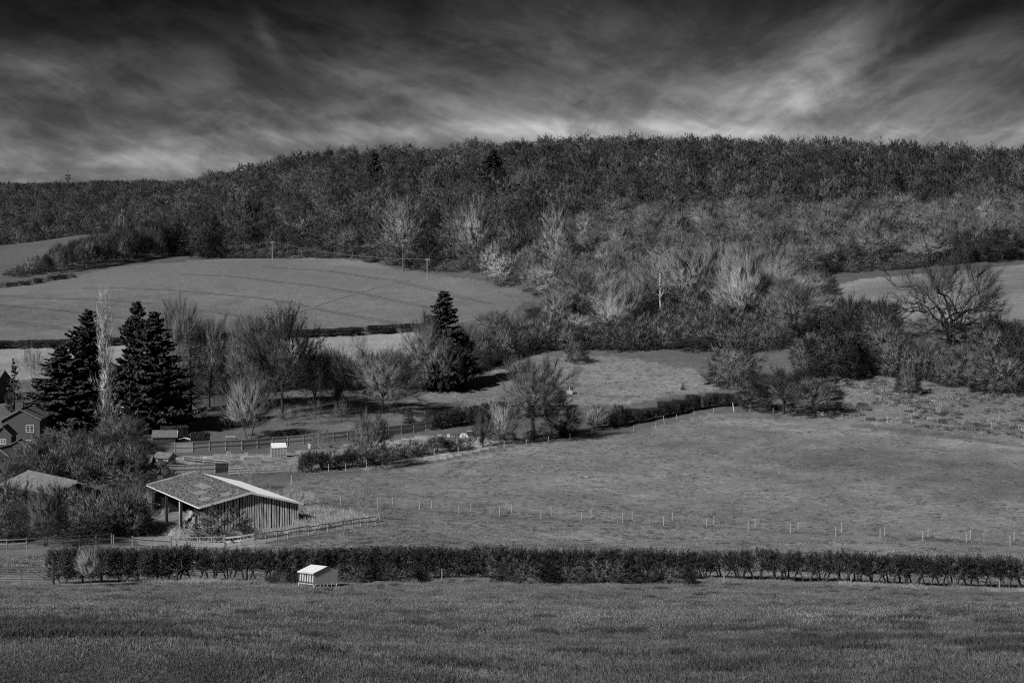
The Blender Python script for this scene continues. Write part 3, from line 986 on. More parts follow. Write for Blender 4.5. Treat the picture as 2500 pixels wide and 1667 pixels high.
def conifer_mesh(name, seed, h, R, h0=1.0, levels=26, per=9, up=-0.15, shape=0.9, mat=None, dens=26, droop=0.25, merge=False, irregular=0.18, tw=0.05):
    """spruce/fir: whorls of boughs with hanging sprays"""
    rg = np.random.default_rng(seed)
    mat = mat or M['needle']
    B = []
    for i in range(levels):
        t = (i + rg.random() * 1.0) / levels
        t = min(max(t + rg.normal() * 0.008, 0), 0.99); z = h0 + (h - h0) * t * 0.97
        r = R * (1 + 0.10 * rg.normal()) * ((1 - t) ** shape * 0.94 + 0.06) * min(1, 0.55 + t * 4)
        for j in range(per):
            a = 2 * pi * (j + rg.random() * 0.9) / per + i * 0.7
            l = r * (1 - irregular + 2 * irregular * rg.random())
            u = np.linspace(0, 1, 6)
            zz = z + rg.normal() * 0.6 * (h - h0) / levels + up * l * u + droop * l * (u ** 2.5) + 0.3 * l * (u - u ** 2) * 0
            B.append(np.stack([np.cos(a) * l * u, np.sin(a) * l * u, zz], 1))
    B = np.array(B)
    N = len(B)
    # sprays along each bough
    k = dens
    tt = rg.random((N, k)) ** 0.75
    f = tt * 5; i0 = np.minimum(f.astype(int), 4); fr = (f - i0)[..., None]
    p = B[np.arange(N)[:, None], i0] * (1 - fr) + B[np.arange(N)[:, None], i0 + 1] * fr
    dirb = B[:, -1] - B[:, 0]; L = np.linalg.norm(dirb, axis=1)[:, None, None]
    dirb = dirb / (np.linalg.norm(dirb, axis=1, keepdims=True) + 1e-9)
    side = np.cross(dirb, [0, 0, 1.0])
    sg = rg.choice([-1, 1], (N, k))[..., None] * rg.random((N, k, 1))
    ln = (0.16 + 0.2 * rg.random((N, k, 1))) * (L * 0.55 + 0.5) * (1.1 - tt[..., None] * 0.6)
    e = p + (dirb[:, None] * (0.5 + 0.5 * rg.random((N, k, 1))) + side[:, None] * sg * 1.3) * ln
    e[..., 2] -= ln[..., 0] * (0.15 + 1.1 * rg.random((N, k)))
    p = p.reshape(-1, 3); e = e.reshape(-1, 3)
    mid = (p + e) / 2; mid[:, 2] += 0.03
    RP = np.stack([p, mid, e], 1)
    V, Fq = ribbons(RP, np.tile([tw * 0.9, tw * 1.6, tw * 0.4], (len(RP), 1)), rg)
    bv, bf = tubes(B[:, [0, 2, 5]], np.tile([0.05, 0.035, 0.015], (N, 1)), 3)
    st = np.zeros((1, 5, 3)); st[0, :, 2] = np.linspace(-0.3, h * 0.985, 5)
    r0 = 0.018 * h + 0.05
    tv, tf = tubes(st, np.array([[r0, r0 * 0.8, r0 * 0.55, r0 * 0.3, 0.03]]), 7)
    if merge:
        return np_mesh(name, np.concatenate([tv, bv, V]), np.concatenate([tf, bf + len(tv), Fq + len(tv) + len(bv)]), [M['bark_dark'], mat],
                       np.concatenate([np.zeros(len(tf) + len(bf), int), np.ones(len(Fq), int)]))
    tm = np_mesh(name + '_trunk', tv, tf, M['bark_dark'], smooth=True)
    cm = np_mesh(name + '_crown', np.concatenate([bv, V]), np.concatenate([bf, Fq + len(bv)]), [M['bark_dark'], mat], np.concatenate([np.zeros(len(bf), int), np.ones(len(Fq), int)]))
    return (tm, cm, None)


def place_tree(meshes, name, loc, h, wd, label, cat='tree', group=None, h_ref=None, w_ref=None, rz=None):
    """thing = Empty > trunk, crown (, ivy); scaled to height h and crown width wd (metres)"""
    tm, cm, ex = meshes
    if h_ref is None: h_ref, w_ref = REF[cm.name]
    o = empty(name, loc, rng.random() * 6.28 if rz is None else rz, label, cat, group)
    s = wd / w_ref
    o.scale = (s, s, h / h_ref)
    link('stem' if cat in ('bush', 'hedge plant', 'bramble') else 'trunk', tm, o)
    link('crown', cm, o)
    if ex: link('ivy', ex, o)
    return o


REF = {}


def reg(ms):
    if isinstance(ms, bpy.types.Mesh): cm = ms
    else: cm = ms[1]
    co = np.empty(len(cm.vertices) * 3, np.float32); cm.vertices.foreach_get('co', co); co = co.reshape(-1, 3)
    q = np.percentile(np.hypot(co[:, 0], co[:, 1]), 94)
    REF[cm.name] = (float(np.percentile(co[:, 2], 99.7)), float(q * 2))
    return ms

# ------------------------------------------------------------------ tree kinds
WT = dict(mats=(M['bark_wood'], M['twig_wood']))
BELT_T = dict(mats=(M['bark_wood'], M['twig_belt']))
K = {}


def dome(name, seed, h, R, ht, low=0.55, counts=(8, 45, 260, 3200), rt=0.25, **kw):
    h0 = kw.pop('h0', ht * 0.7)
    K[name] = reg(tree_mesh(name, seed, env_dome(h0, h, R, low=low), ht, rt, counts, **kw))


wood_sep, wood_mrg = [], []


def wood_kind(name, seed, envf, ht, rt, counts, **kw):
    WT = globals()['BELT_T' if 'pale' in name else 'WT']
    wood_sep.append(reg(tree_mesh(name, seed, envf(), ht, rt, counts, **WT, **kw)))
    m = tree_mesh(name + '_far', seed, envf(), ht, rt, tuple(int(c * (0.8 if i == 3 else 1)) for i, c in enumerate(counts)), merge=True, **WT, **kw)
    wood_mrg.append(reg(m))


CW = (8, 44, 300, 7500)
wood_kind('beech_round', 11, lambda: env_dome(3.0, 15, 5.8, low=0.7), 6, 0.22, CW, clump=0.018, twig_w=0.040)
wood_kind('oak_round', 12, lambda: env_dome(3.0, 13, 6.2, low=0.7), 5, 0.26, CW, clump=0.018, twig_w=0.040, crook=0.10)
wood_kind('beech_tall', 13, lambda: env_dome(3.5, 17, 5.4, low=0.7), 8, 0.22, CW, clump=0.018, twig_w=0.040)
wood_kind('pale_ash_fan', 14, lambda: env_fan(4.0, 15, 4.2), 6, 0.17, CW, twig_w=0.034, upw=0.12, trunk_top=9)
wood_kind('pale_birch_fan', 15, lambda: env_fan(2.5, 13, 3.6), 5, 0.13, CW, stems=3, spread=0.5, twig_w=0.034, upw=0.15)
wood_kind('pale_ash_tall', 16, lambda: env_fan(5.0, 17, 4.6, pw=0.8), 8, 0.18, CW, twig_w=0.034, upw=0.12, trunk_top=11)
wood_kind('grey_ash_fan', 14, lambda: env_fan(4.0, 15, 4.2), 6, 0.17, CW, twig_w=0.034, upw=0.12, trunk_top=9)
wood_kind('grey_birch_fan', 15, lambda: env_fan(2.5, 13, 3.6), 5, 0.13, CW, stems=3, spread=0.5, twig_w=0.034, upw=0.15)
scrub_sep, scrub_mrg = [], []
for i, sd_ in enumerate((21, 22, 23)):
    e = lambda: env_dome(0.15, 4.0 + i * 0.5, 2.6, low=0.25)
    kw = dict(stems=6, spread=0.7, twig_w=0.034, mats=(M['bark_dark'], M['twig']))
    scrub_sep.append(reg(tree_mesh('scrub_%d' % i, sd_, e(), 1.6, 0.05, (14, 70, 300, 2600), **kw)))
    scrub_mrg.append(reg(tree_mesh('scrub_far_%d' % i, sd_, e(), 1.6, 0.05, (14, 60, 240, 1500), merge=True, **kw)))

# --- woodland of the hill
def ppoly(pts):
    return [((px - 1250) / F * D, D) for px, D in pts]


WOOD = ppoly([(300, 890), (400, 790), (500, 728), (665, 722), (850, 705), (1000, 668), (1130, 625), (1250, 580), (1330, 500), (1480, 462), (1660, 470), (1860, 485), (2000, 500), (2200, 506), (2450, 510), (2800, 505),
              (2900, 860), (2500, 905), (2100, 940), (1500, 985), (1000, 1010), (540, 1040), (300, 1120)])
FAR = ppoly([(-330, 980), (60, 1000), (330, 1010), (540, 1010), (560, 1650), (-330, 1650)])


def grid_pts(poly, step, jit=0.42, seed=1):
    q = np.array(poly)
    r = np.random.default_rng(seed)
    xs = np.arange(q[:, 0].min(), q[:, 0].max(), step); ys = np.arange(q[:, 1].min(), q[:, 1].max(), step)
    gx_, gy_ = np.meshgrid(xs, ys)
    gx_ = gx_ + (np.arange(len(ys)) % 2)[:, None] * step / 2
    x = gx_.ravel() + r.uniform(-jit, jit, gx_.size) * step; y = gy_.ravel() + r.uniform(-jit, jit, gx_.size) * step
    k = inpoly(x, y, q)
    return x[k], y[k]


x, y = grid_pts(WOOD, 12.6)
pxs = 1250 + x / y * F
upr = ((pxs > 1290) & (y < 640 + 0.02 * (pxs - 1300))) | (vnoise(x / 60, y / 60, 5) > 0.7)
belt = (pxs > 1290) & (y < 640 + 0.02 * (pxs - 1300))
kind = np.where(upr, np.where(belt, rng.integers(3, 6, len(x)), rng.integers(6, 8, len(x))), rng.integers(0, 3, len(x)))
zz = H(x, y)
hh = np.where(belt, 12.5, 15.5) * np.where(rng.random(len(x)) < 0.18, rng.uniform(1.15, 1.35, len(x)), rng.uniform(0.78, 1.08, len(x))) * np.where(y > 820, 0.85, 1.0)
ww = np.where(belt, 11.0, np.where(upr, 11.5, 14.5)) * rng.uniform(0.75, 1.25, len(x))
order = np.argsort(y)
sel = [i for i in order if -60 < pxs[i] < 2560][:170]
selset = set(int(i) for i in sel)
WL = {0: ('broad round-crowned bare tree in the wood edge above the arable field', 'round trees along the wood edge above the arable field'),
      1: ('slender upright bare tree in the grey belt on the lower wooded slope', 'upright trees in the belt on the lower wooded slope'),
      2: ('round bare tree among the upright ones on the lower wooded slope', 'round trees mixed into the lower wooded slope'),
      3: ('slender upright bare tree in the wood edge above the arable field', 'upright trees along the wood edge above the arable field')}
for i in sel:
    u_ = bool(upr[i])
    c = (1 if u_ else 2) if pxs[i] > 1290 else (3 if u_ else 0)
    place_tree(wood_sep[kind[i]], 'woodland_tree', (x[i], y[i], zz[i] - 0.2), hh[i], ww[i], WL[c][0], 'tree', WL[c][1])
rest = np.array([i for i in range(len(x)) if i not in selset])


def wood_stuff(name, x, y, z, h, w_, kd, protos, label, cat):
    n = len(x)
    rot = np.zeros((n, 3)); rot[:, 2] = rng.random(n) * 6.28
    ref = np.array([REF[m.name] for m in protos])
    s = w_ / ref[kd, 1]
    scl = np.stack([s, s, h / ref[kd, 0]], 1)
    # Collection children come sorted by name, which the numbered names keep
    return scatter(name, np.stack([x, y, z - 0.2], 1), rot, scl, kd, protos, label, cat)


wood_stuff('woodland', x[rest], y[rest], zz[rest], hh[rest], ww[rest], kind[rest], wood_mrg, 'dense bare winter wood that covers the long hill up to the skyline', 'woodland')
x, y = grid_pts(FAR, 11.5, seed=4)
kd = rng.integers(0, 3, len(x))
wood_stuff('distant_woodland', x, y, H(x, y), rng.uniform(11, 15, len(x)), rng.uniform(11, 17, len(x)), kd, wood_mrg, 'dark bare wood on the distant low ridge under the radio mast', 'woodland')
# undergrowth along the foot of the wood
n = 700
t_ = rng.random(n)
basepx = 330 + t_ * 2250
Dl = np.interp(basepx, [330, 400, 500, 665, 850, 1000, 1130, 1250, 1330, 1480, 1660, 1860, 2000, 2450, 2800], [860, 780, 724, 717, 700, 663, 622, 588, 560, 516, 500, 508, 503, 506, 500]) + rng.uniform(-1, 22, n)
x = (basepx - 1250) / F * Dl; y = Dl
wood_stuff('undergrowth', x, y, H(x, y), rng.uniform(1.5, 5.5, n), rng.uniform(3, 7.5, n), rng.integers(0, 3, n), scrub_mrg, 'dark tangled undergrowth along the foot of the hillside wood', 'undergrowth')

def thicket(name, n, px0, px1, near, far, h0, h1, w0, w1, label, seed=0):
    """scrub filling the ground between two depth lines, each given as [(px, D), ...]"""
    bpx = rng.uniform(px0, px1, n)
    a_ = np.interp(bpx, *zip(*near)); b_ = np.interp(bpx, *zip(*far))
    D_ = a_ + (b_ - a_) * rng.random(n) ** 1.3
    x = (bpx - 1250) / F * D_
    hh_ = rng.uniform(h0, h1, n) * np.clip(1 + 0.5 * fbm(x / 9, D_ / 9, 12, 2), 0.5, 1.5)
    wood_stuff(name, x, D_, H(x, D_), hh_, rng.uniform(w0, w1, n), rng.integers(0, 3, n), scrub_mrg, label, 'undergrowth')


thicket('copse_undergrowth', 560, 1335, 2030, [(1335, 382), (1450, 380), (1600, 382), (1750, 378), (1850, 362), (2030, 372)], [(1335, 470), (2030, 475)], 3.2, 7.5, 4.5, 8.5, 'dark tangled undergrowth beneath the copse above the meadow')
thicket('slope_thicket', 260, 1960, 2620, [(1960, 330), (2100, 322), (2200, 322), (2330, 312), (2450, 302), (2620, 298)], [(1960, 350), (2200, 342), (2330, 330), (2620, 335)], 3.0, 6.5, 4.0, 7.0, 'dense dark thicket across the top of the rough slope beneath the great oak')
thicket('meadow_edge_thicket', 120, 1000, 1340, [(1000, 338), (1100, 346), (1200, 362), (1340, 384)], [(1000, 352), (1100, 366), (1200, 386), (1340, 404)], 3.5, 7.0, 4.5, 7.5, 'dark thicket between the arable field corner and the meadow')
thicket('orchard_thicket', 150, 420, 1000, [(420, 318), (620, 326), (800, 330), (1000, 336)], [(420, 338), (1000, 352)], 3.0, 7.0, 4.0, 7.5, 'dark scrubby backdrop of the orchard lawn behind the tall bare trees')
thicket('farm_thicket', 130, -40, 330, [(-40, 150), (60, 154), (200, 158), (330, 160)], [(-40, 172), (330, 168)], 2.2, 4.3, 2.6, 5.0, 'dense grey scrub between the shaded rail fence and the tiled shed')
thicket('shed_thicket', 50, 10, 230, [(10, 166), (230, 168)], [(10, 173), (230, 172)], 3.6, 5.2, 3.0, 5.0, 'grey scrub grown up against the front of the tiled shed')
thicket('garden_thicket', 110, 60, 345, [(60, 192), (200, 200), (345, 206)], [(60, 236), (345, 234)], 2.4, 4.8, 3.0, 5.5, 'tangled garden scrub around the low dark shed')

# belt of young trees running down the left field edge
BELT = ppoly([(20, 655), (60, 648), (200, 672), (330, 705), (420, 735), (430, 800), (330, 790), (200, 725), (60, 676), (10, 670)])
x, y = grid_pts(BELT, 6.2, seed=8)
for i in range(len(x)):
    px_ = 1250 + x[i] / y[i] * F
    hb = np.interp(px_, [20, 90, 200, 300, 430], [4.0, 9.0, 13.0, 15.0, 16.0]) * rng.uniform(0.8, 1.1)
    if px_ < 110: place_tree(scrub_sep[rng.integers(0, 3)], 'scrub_bush', (x[i], y[i], Hs(x[i], y[i]) - 0.1), hb * 0.8, hb * 1.3, 'dark low bush at the tapering lower end of the belt above the arable field', 'bush', 'bushes at the lower end of the belt')
    else: place_tree(wood_sep[6 + rng.integers(0, 2)], 'young_tree', (x[i], y[i], Hs(x[i], y[i]) - 0.1), hb, hb * 0.55, 'thin young bare tree in the belt between the far pasture and the arable field', 'tree', 'young trees in the belt along the far pasture')

# --- prototypes for the trees that stand alone
dome('round_bare', 31, 9, 4.2, 2.6, counts=(9, 60, 420, 15000), rt=0.2, twig_w=0.018, crook=0.09)
dome('orchard', 32, 4.6, 2.5, 1.3, counts=(7, 30, 160, 1300), rt=0.11, twig_w=0.016, crook=0.12)
dome('spreading_oak', 33, 21, 13.0, 4.2, low=0.45, h0=2.5, counts=(10, 80, 520, 9000), rt=0.85, pulls=(0.3, 0.2, 0.12, 0.1), twig_w=0.028, crook=0.14, mats=(M['bark_oak'], M['bark_dark']), ks=((0.45, 0.7), (0.7, 0.92), (0.85, 1.0), (0.88, 1.07)))
dome('ash_keys', 34, 20, 7.3, 6, low=0.75, h0=4, counts=(9, 55, 360, 12000), rt=0.42, twig_w=0.024, mats=(M['bark_dark'], M['twig_dark']), leaf=(5200, 0.17, M['seed'], 0.10))
dome('tall_bare', 35, 20, 5.6, 4, low=1.0, h0=2.5, counts=(9, 55, 380, 15000), rt=0.38, twig_w=0.024, mats=(M['bark_dark'], M['twig']))
dome('tall_bare_b', 36, 18, 5.2, 4, low=1.0, h0=2.2, counts=(8, 45, 360, 14000), rt=0.33, twig_w=0.024, mats=(M['bark_dark'], M['twig']), crook=0.09)
K['fan_bare'] = reg(tree_mesh('fan_bare', 37, env_fan(2.2, 16, 5.2), 3.2, 0.34, (10, 60, 420, 15000), twig_w=0.022, rises=(2.0, 1.4, 0.8, 0.4), upw=0.1, mats=(M['bark_dark'], M['twig'])))
K['copse_fan'] = reg(tree_mesh('copse_fan', 71, env_fan(2.2, 16, 5.2), 3.2, 0.3, (11, 70, 420, 14000), twig_w=0.028, rises=(2.2, 1.5, 0.9, 0.5), upw=0.1, mats=(M['bark_dark'], M['twig_copse'])))
K['copse_round'] = reg(tree_mesh('copse_round', 72, env_dome(2.5, 19, 6.0, low=0.9), 4.5, 0.32, (10, 64, 400, 14000), twig_w=0.028, rises=(1.2, 0.8, 0.5, 0.3), mats=(M['bark_dark'], M['twig_copse'])))
K['pollard'] = reg(tree_mesh('pollard', 38, env_fan(2.0, 10, 3.9, pw=0.75), 2.0, 0.16, (16, 80, 420, 6000), stems=2, spread=0.9, twig_w=0.020, rises=(1.6, 1.2, 0.7, 0.4), upw=0.16, crook=0.03, mats=(M['bark'], M['twig_pale']), trunk_top=6))
K['poplar'] = reg(tree_mesh('poplar', 39, env_column(0.6, 21, 1.7), 19, 0.22, (26, 130, 700, 10000), stems=1, twig_w=0.024, rises=(2.6, 2.0, 1.2, 0.7), pulls=(0.1, 0.05, 0.03, 0.02), upw=0.35, crook=0.02, mats=(M['bark'], M['twig_poplar']), trunk_top=20, tmin=0.04, stiff=0.55))
K['dead_birch'] = reg(tree_mesh('dead_birch', 40, env_fan(7, 22, 3.6), 9, 0.30, (8, 26, 80, 260), twig_w=0.032, crook=0.12, mats=(M['bark_pale'], M['bark_pale']), trunk_top=17))
K['birch'] = reg(tree_mesh('birch', 41, env_fan(2, 12, 2.8), 6, 0.13, (9, 45, 240, 2200), twig_w=0.018, crook=0.08, mats=(M['bark_pale'], M['twig']), trunk_top=9))
K['sapling'] = reg(tree_mesh('sapling', 42, env_fan(1.4, 5.2, 1.1), 2.2, 0.045, (8, 34, 130, 480), twig_w=0.011, rises=(0.8, 0.5, 0.3, 0.2), upw=0.2, mats=(M['bark_pale'], M['twig_pale']), trunk_top=3.6))
K['ivy_trunk'] = reg(tree_mesh('ivy_trunk', 43, env_dome(4, 17, 5.2, low=0.6), 8, 0.45, (9, 55, 380, 16000), twig_w=0.024, mats=(M['bark_dark'], M['twig']), ivy=(7000, 0.10, 12, 0.36)))
K['ivy_bush'] = reg(tree_mesh('ivy_bush', 44, env_dome(1.2, 9, 4.2, low=0.5), 2.5, 0.3, (9, 55, 320, 8000), twig_w=0.020, crook=0.10, mats=(M['bark_dark'], M['twig_dark']), ivy=(7000, 0.09, 5.5, 0.38)))
K['hawthorn'] = reg(tree_mesh('hawthorn', 45, env_dome(0.8, 6.5, 3.3, low=0.45), 1.6, 0.16, (10, 60, 420, 11000), stems=2, spread=0.25, twig_w=0.018, crook=0.09, mats=(M['bark_dark'], M['twig'])))
K['dark_crown'] = reg(tree_mesh('dark_crown', 46, env_dome(1.6, 7.5, 3.4, low=0.5), 2.2, 0.2, (10, 60, 420, 9000), twig_w=0.022, crook=0.08, mats=(M['bark_dark'], M['twig_dark'])))
K['pale_bush'] = reg(tree_mesh('pale_bush', 47, env_dome(0.3, 5.5, 3.2, low=0.3), 1.6, 0.1, (12, 70, 360, 8000), stems=4, spread=0.5, twig_w=0.022, mats=(M['bark'], M['twig_pale']), leaf=(9000, 0.075, M['leaf_bright'], 0.12)))
K['evergreen'] = reg(tree_mesh('evergreen', 48, env_dome(0.2, 6, 3.0, low=0.35), 2.4, 0.16, (12, 70, 300, 1200), twig_w=0.018, mats=(M['bark_dark'], M['twig_dark']), leaf=(22000, 0.062, M['leaf'], 0.16)))
K['bramble'] = reg(tree_mesh('bramble', 49, env_dome(0.05, 1.9, 2.5, low=0.1), 0.5, 0.025, (20, 110, 600, 8000), stems=9, spread=1.3, twig_w=0.011, crook=0.16, mats=(M['bark'], M['twig']), leaf=(6000, 0.06, M['leaf'], 0.06)))
K['leafy_scrub'] = reg(tree_mesh('leafy_scrub', 50, env_dome(0.15, 4.5, 3.0, low=0.25), 1.6, 0.07, (14, 70, 360, 8000), stems=5, spread=0.8, twig_w=0.018, mats=(M['bark'], M['twig']), leaf=(9000, 0.055, M['leaf_pale'], 0.12)))
for i in range(3): K['scrub%d' % i] = scrub_sep[i]
K['spruce'] = reg(conifer_mesh('spruce', 51, 22, 5.2, levels=40, per=10, h0=0.8, shape=0.8, dens=80, droop=0.30, up=-0.30, tw=0.13, irregular=0.3))
K['fir'] = reg(conifer_mesh('fir', 52, 22, 4.2, levels=34, per=9, h0=1.2, shape=0.62, dens=80, up=-0.05, droop=0.42, tw=0.13, irregular=0.28))
K['pine'] = reg(conifer_mesh('pine', 53, 16, 3.4, levels=22, per=8, h0=2.5, shape=0.55, dens=75, up=0.05, droop=0.30, irregular=0.4, tw=0.13))
K['small_fir'] = reg(conifer_mesh('small_fir', 54, 4.5, 1.5, levels=13, per=7, h0=0.2, shape=0.9, dens=16, tw=0.035))
K['larch'] = reg(conifer_mesh('larch', 55, 16, 3.6, levels=22, per=7, h0=2.0, shape=0.9, dens=12, up=-0.05, droop=0.15, mat=M['twig'], tw=0.018))

